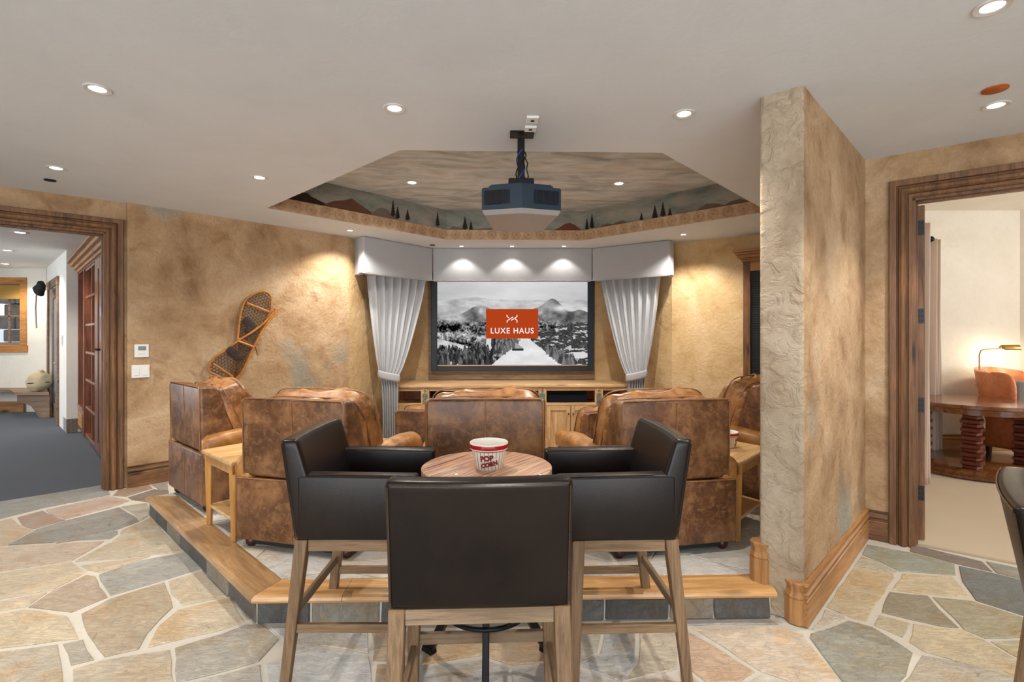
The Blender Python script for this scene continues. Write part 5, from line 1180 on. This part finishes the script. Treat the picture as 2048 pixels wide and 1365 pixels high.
sh_, hz = hit(104, 578, MA, MB2); t = thing('black_hat', 'dark furry hat hanging high beside the mudroom door', 'hat', (MA[0] + uM[0] * sh_ - .08, MA[1] + uM[1] * sh_ - .13, hz), rz)
bm = B(); pillow(bm, (0, 0, 0), (.13, .07, .12), .9, .9, 14, 20, .05, 4); obj('hat_body', bm, M['hat'], t, 180); bm = B(); tube(bm, [(-.05, -.05, -.08), (-.09, -.06, -.35), (-.08, -.05, -.7)], .012, 6); obj('hat_tie', bm, M['canvas'], t, 60)
sh_, hz = hit(125, 680, MA, MB2); t = thing('mudroom_switch', 'small white switch box on the mudroom wall beside the door', 'switch', (MA[0] + uM[0] * sh_, MA[1] + uM[1] * sh_, hz), rz); bm = B(); bx(-.06, .06, -.02, -.001, -.07, .07, .004, 2, bm); obj('cover_plate', bm, M['wplas'], t); bm = B(); bx(-.02, .02, -.026, -.018, -.035, .035, .002, 1, bm); obj('rocker', bm, M['wplas'], t)
# white column return and built-in lockers
RC = (MB2[0] + .095, MB2[1] + .09); CE = (-3.95, 5.36)
uC, LC = unit(RC, CE)
bm = B(); prism(bm, [MB2, RC, (RC[0] + .2, RC[1] + .2), (MB2[0] - .1, MB2[1] + .5)], 0, CEIL); struct('wall_mudroom_return', bm, M['white'])
bm = B(); q = lambda s, d: (RC[0] + uC[0] * s - uC[1] * d, RC[1] + uC[1] * s + uC[0] * d)
prism(bm, [q(0, .02), q(LC, .02), q(LC, .7), q(0, .7)], 2.50, CEIL); struct('wall_mudroom_soffit', bm, M['alder_x'])
bm = B(); prism(bm, [q(-.05, .62), q(LC + .1, .62), q(LC + .1, .75), q(-.05, .75)], 0, CEIL); struct('wall_mudroom_cabinets', bm, M['white'])
bboard('baseboard_mudroom', [(MB2[0] - uM[0] * .42, MB2[1] - uM[1] * .42), MB2, RC], M['benchw'], 0, True)
t = thing('built_in_lockers', 'glossy cherry built-in lockers with cubbies, pegs and crown moulding in the mudroom', 'locker', (RC[0], RC[1], 0), math.degrees(math.atan2(uC[1], uC[0])))
def sx(p): return hit(p, 700, RC, CE)[0]
S = {k: sx(k) for k in (151, 166, 172, 183, 190, 200, 210)}
tb_('side_panel', .0, .02, .0, .6, .05, 2.42, 'cherry'); tb_('back_panel', .02, LC, .55, .57, .05, 2.42, 'cherry'); tb_('plinth', 0, LC, .05, .5, 0, .06, 'alder_x')
tb_('top_panel', 0, LC, .0, .6, 2.38, 2.50, 'cherry'); tb_('divider_panel', S[166], S[166] + .06, 0, .55, .05, 2.38, 'cherry'); tb_('divider_panel', S[190] - .03, S[190], 0, .55, .05, 2.38, 'cherry')
dr = tb_('seat_drawer', .03, S[166], .0, .5, .07, .40, 'cherry'); tb_('drawer_moulding', .10, S[166] - .07, -.008, .0, .13, .34, 'alder_x', dr); tb_('seat_board', .02, S[166], -.01, .55, .40, .43, 'cherry')
for k in range(6):
    zz = .72 + k * .30; bm = B(); tube(bm, [(S[166] * .75, .55, zz), (S[166] * .75, .44, zz + .01)], .012, 8); tube(bm, [(S[166] * .75, .445, zz + .01), (S[166] * .75, .425, zz + .012)], .022, 8); obj('coat_peg', bm, M['brass'], t, 60)
tb_('cubby_divider', S[183] - .012, S[183] + .012, .0, .5, .1, 2.38, 'cherry')
for k in range(7): tb_('shelf', S[172] - .02, S[190] - .03, -.004, .55, .10 + k * .372, .13 + k * .372, 'pine_x' if False else 'cherry')
for a, b in ((S[190] + .005, S[200]), (S[200] + .01, S[210] + .1)):
    d = tb_('locker_door', a, b, -.004, .02, .08, 2.37, 'cherry'); tb_('door_panel', a + .10, b - .10, -.012, -.004, .2, 2.25, 'cherry', d)
    bm = B(); tube(bm, [(b - .05 if a < S[200] else a + .05, -.004, 1.3), (b - .05 if a < S[200] else a + .05, -.04, 1.3)], .012, 8); obj('knob', bm, M['bronze'], d, 60)
if S[210] + .12 < LC - .05: tb_('locker_door', S[210] + .12, LC - .02, -.004, .02, .08, 2.37, 'cherry')
bm = B()
for (e, h0, h1) in ((.02, 2.40, 2.44), (.05, 2.44, 2.49), (.09, 2.49, 2.54), (.13, 2.54, 2.565)): bx(-e, LC, -e, .05, h0, h1, .006, 2, bm)
obj('crown', bm, M['alder_x'], t)
for a, lab in (((40, 465), 'brightest downlight in the mudroom ceiling'), ((15, 501), 'middle downlight in the mudroom ceiling'), ((10, 528), 'farthest downlight in the mudroom ceiling')):
    p = Z(*a, CEIL); downlight(p[0], p[1], CEIL - .0005, lab, .085, 70, 130)
p = Z(50, 454, CEIL); bm = B(); lathe(bm, [(.06, 0), (.06, -.02), (.04, -.03), (.0001, -.03)], n=20); o = tag(obj('smoke_detector', bm, M['bronze'], None, 40), 'small dark round detector in the mudroom ceiling', 'detector'); o.location = (p[0], p[1], CEIL)
# ================================================================ study beyond the right door
SH = 3.05; SW0, SW1, SW2, SW3 = (2.83, 3.86), (5.08, 6.38), (6.63, 6.32), (9.0, 4.0)
bm = B(); prism(bm, [(Pc[0] + DNi[0] * .1, Pc[1] + DNi[1] * .1), SW1, SW2, SW3, (9.0, -.5), (Dend[0] + .12, Dend[1] + .1)][::-1], -.1, -.002); struct('floor_study', bm, M['carpet2'])
bm = B(); prism(bm, [(SW0[0] - .1, SW0[1] - .1), (SW1[0] - .1, SW1[1] + .1), (SW2[0] + .1, SW2[1] + .1), (9.1, 4.1), (9.1, -.6), (Dend[0] + .1, Dend[1] + .1)][::-1], SH, SH + .05); struct('ceiling_study', bm, M['cream'])
wall('wall_study_left', (2.90, 3.93), SW1, 0, SH, .08, M['cream'], side=-1)
wall('wall_study_back', SW1, SW2, 0, SH, .1, M['cream'], side=-1); wall('wall_study_corner', SW2, SW3, 0, SH, .1, M['cream'], side=-1)
wall('wall_study_right', SW3, (9.0, -.5), 0, SH, .1, M['cream'], [(.6, 3.2, .9, 2.4)], side=-1)
wall('wall_study_header', (Pc[0] + DNi[0] * .155, Pc[1] + DNi[1] * .155), (Dend[0] + DNi[0] * .155, Dend[1] + DNi[1] * .155), 2.6, SH, .02, M['cream'], side=-1)
bboard('baseboard_study', [SW1, SW2, SW3], M['alder_x'])
# door leaf standing open, edge towards us
base = (Pc[0] + Du[0] * (DO + .020) + DNi[0] * .165, Pc[1] + Du[1] * (DO + .020) + DNi[1] * .165)
t = thing('study_door', 'open wooden study door seen edge on with four dark hinges', 'door', (base[0], base[1], .01), math.degrees(math.atan2(DNi[1], DNi[0])))
tb_('door_leaf', 0, .93, -.047, 0, 0, 2.385, 'alder_z')
for yy in (459, 635, 813, 989):
    zz = EYE + (HOR - yy) / F * 3.66; bm = B(); bx(-.003, .0, -.044, -.001, zz - .052, zz + .052, 0, 1, bm); h_ = obj('hinge', bm, M['bronze'], t)
    bm = B(); tube(bm, [(-.004, .003, zz - .052), (-.004, .003, zz + .052)], .006, 8); [box(bm, (-.0035, y_, zz + z_), (.003, .007, .007)) for y_ in (-.012, -.032) for z_ in (-.033, 0, .033)]; obj('hinge_knuckle', bm, M['black'], h_)
# curtains
def panel(label, c, ang, wd, nf, ztop):
    t = thing('study_curtain', label, 'curtain', (c[0], c[1], 0), ang); rows = []
    for j in range(25):
        z = .01 + (ztop - .01) * j / 24; rows.append([((i / (nf * 10) - .5) * wd * (1.12 - .12 * j / 24), .035 * math.sin(i / 10 * 2 * math.pi + .4 * math.sin(z)) + .012 * math.sin(i * .31 + z), z) for i in range(nf * 10 + 1)])
    bm = B(); grid(bm, rows); o = obj('curtain_cloth', bm, M['linen2'], t, 180); sm = o.modifiers.new('thickness', 'SOLIDIFY'); sm.thickness = .004; return t
c = D(1849, 5.02); panel('nearer pale linen curtain right beside the open study door', c, 46, .13, 2, 2.56)
c = D(1870, 6.18); panel('farther pale linen curtain behind the round study table', c, 30, .19, 4, 2.62)
c0 = D(1840, 5.4); c1 = D(1861, 6.05); t = thing('curtain_rod', 'black curtain rod with finial in the study', 'curtain rod', (c0[0], c0[1], 2.60)); bm = B(); dx_, dy_ = c1[0] - c0[0], c1[1] - c0[1]; tube(bm, [(0, 0, 0), (dx_, dy_, 0)], .014, 8); obj('rod', bm, M['black'], t, 60); bm = B(); pillow(bm, (dx_, dy_, 0), (.04, .04, .035), 1, 1, 8, 12); obj('finial', bm, M['black'], t, 180)
# round table on stacked block legs
c = D(1945, 5.62); t = thing('round_study_table', 'round polished wood table on legs of stacked red wooden blocks in the study', 'table', (c[0], c[1], 0)); R_ = .60
bm = B(); lathe(bm, [(.0001, .705), (R_ - .03, .705), (R_, .715), (R_, .742), (R_ - .008, .75), (.0001, .75)], n=64); obj('tabletop', bm, M['studyw'], t, 35)
bm = B(); lathe(bm, [(.46, .64), (.50, .64), (.50, .704), (.46, .704), (.46, .64)], n=48); obj('apron', bm, M['studyw'], t, 35)
bm = B(); lathe(bm, [(.0001, .0), (.60, .0), (.64, .012), (.64, .035), (.60, .05), (.60, .075), (.58, .085), (.0001, .085)], n=64); obj('base_disc', bm, M['studyw'], t, 35)
for (p_, d_) in ((1945, 5.22), (1866, 5.80), (2010, 5.52), (1945, 6.02)):
    q_ = D(p_, d_); x, y = q_[0] - c[0], q_[1] - c[1]; k_ = .44 / math.hypot(x, y); x *= k_; y *= k_; n_ = 13; h_ = (.64 - .085) / n_
    for k in range(n_):
        s_ = .165 if k % 2 else .125; bm = B(); box(bm, (x + .004 * math.sin(k * 2.1), y, .085 + (k + .5) * h_), (s_, s_, h_ - .004), .006, 1, rot=.5 + (.12 if k % 2 else -.1)); obj('leg_block', bm, M['redw'], t)
# wing chair
c = D(2060, 5.90); t = thing('leather_wing_chair', 'orange leather wing chair behind the round study table', 'armchair', (c[0], c[1], 0), 18)
bm = B(); hexa(bm, [(-.34, -.38, .16), (.34, -.38, .16), (.34, .30, .16), (-.34, .30, .16)], [(-.34, -.38, .36), (.34, -.38, .36), (.34, .30, .36), (-.34, .30, .36)], .03, 3); obj('seat_base', bm, M['orange'], t, 60)
bm = B(); pillow(bm, (0, -.06, .42), (.27, .32, .07), .5, .35, 12, 28); obj('seat_cushion', bm, M['orange'], t, 180)
rows = []
for side_ in (0, 1):
    pass
bm = B(); F2, R2_ = [], []
for j in range(11):
    f = j / 10; zz = .34 + .74 * f; w_ = .33 + .03 * math.sin(f * 3.1); row = []; r2 = []
    for i in range(15):
        s_ = 2 * i / 14 - 1; y_ = .24 + .14 * f - .16 * abs(s_) ** 3; z_ = zz - (.05 * s_ * s_ if f > .9 else .05 * s_ * s_ * f); row.append((w_ * s_, y_, z_)); r2.append((w_ * 1.06 * s_, y_ + .09, z_))
    F2.append(row); R2_.append(r2)
ga = grid(bm, F2); gb = grid(bm, R2_)
for j in range(10): bm.faces.new((ga[j][0], ga[j + 1][0], gb[j + 1][0], gb[j][0])); bm.faces.new((ga[j][-1], ga[j + 1][-1], gb[j + 1][-1], gb[j][-1]))
for i in range(14): bm.faces.new((ga[10][i], ga[10][i + 1], gb[10][i + 1], gb[10][i])); bm.faces.new((ga[0][i], ga[0][i + 1], gb[0][i + 1], gb[0][i]))
obj('backrest', bm, M['orange'], t, 50)
for s_ in (-1, 1):
    bm = B(); pillow(bm, (s_ * .355, .12, .80), (.04, .17, .24), .7, .7, 14, 18, 0, 0, Matrix.Rotation(0, 4, 'X')); obj('wing', bm, M['orange'], t, 180)
    bm = B(); tube(bm, [(s_ * .36, .22, .56), (s_ * .37, 0, .57), (s_ * .37, -.28, .55), (s_ * .37, -.36, .50)], .07, 14, rads=[.06, .065, .075, .05]); bx(s_ * .36 - .05, s_ * .36 + .05, -.34, .22, .2, .54, .02, 2, bm); ar = obj('armrest', bm, M['orange'], t, 60)
    bm = B()
    for k in range(12): pillow(bm, (s_ * .36 - .045, -.345, .22 + k * .028), (.007, .006, .007), 1, 1, 4, 6)
    obj('nailheads', bm, M['brass'], ar)['kind'] = 'stuff'
    for y_ in (-.30, .24): bm = B(); lathe(bm, [(.0001, 0), (.018, 0), (.03, .15), (.032, .17), (.0001, .17)], (s_ * .29, y_, 0), 12); obj('leg', bm, M['footw'], t, 50)
cp_ = (c[0] + .02, c[1] + .06); t = thing('throw_pillow', 'woven grey throw pillow leaning in the orange wing chair', 'pillow', (cp_[0], cp_[1], .49), 18); bm = B(); pillow(bm, (0, 0, 0), (.21, .06, .21), .55, .55, 14, 24, .004, 2, Matrix.Translation((0, .0, .21)) @ Matrix.Rotation(-.25, 4, 'X') @ Matrix.Rotation(.5, 4, 'Y')); obj('pillow_cover', bm, M['pillowf'], t, 180)
# pharmacy lamp
c = D(1957, 6.2); t = thing('brass_floor_lamp', 'brass adjustable reading lamp beside the orange wing chair', 'floor lamp', (c[0], c[1], 0)); s1_ = .48; zt_ = EYE + (HOR - 699) / F * 6.2
bm = B(); lathe(bm, [(.0001, 0), (.13, 0), (.13, .015), (.05, .03), (.02, .04), (.0001, .04)], (.05, 0, 0), 28); obj('base', bm, M['brass'], t, 40)
bm = B(); tube(bm, [(.02, 0, .03), (.02, 0, .95)], .009, 8); obj('lower_pole', bm, M['brass'], t, 60)
bm = B(); tube(bm, [(0, -.012, .75), (0, -.012, zt_ - .06), (.02, -.012, zt_ - .015), (.06, -.012, zt_), (.27, -.012, zt_ + .01)], .008, 8); obj('upper_arm', bm, M['brass'], t, 60)
for z_ in (zt_ - .25, zt_ - .43): bm = B(); box(bm, (.01, -.006, z_), (.045, .03, .02), .004, 1); tube(bm, [(-.045, -.006, z_), (.06, -.006, z_)], .005, 6); obj('clamp', bm, M['brass'], t)
bm = B(); zc_ = zt_ + .01; N_ = 18
rr = [[(x, -.012 + r_ * math.cos(a), zc_ + r_ * math.sin(a)) for a in [math.pi * (-.12) + math.pi * 1.24 * k / N_ for k in range(N_ + 1)]] for x, r_ in ((.265, .012), (.27, .03), (.28, .042), (.48, .044), (.49, .03))]
grid(bm, rr); o = obj('lamp_shade', bm, M['brass'], t, 50); sm = o.modifiers.new('thickness', 'SOLIDIFY'); sm.thickness = .002
bm = B(); tube(bm, [(.30, -.012, zc_), (.44, -.012, zc_)], .012, 8); obj('bulb', bm, M['fadelamp'], t, 60)
l = bpy.data.lights.new('reading_lamp_light', 'POINT'); l.energy = 6; l.color = (1, .86, .66); l.shadow_soft_size = .03; o = bpy.data.objects.new('reading_lamp_light', l); COL.objects.link(o); o.location = (c[0] + .37, c[1] - .012, zc_ - .03)
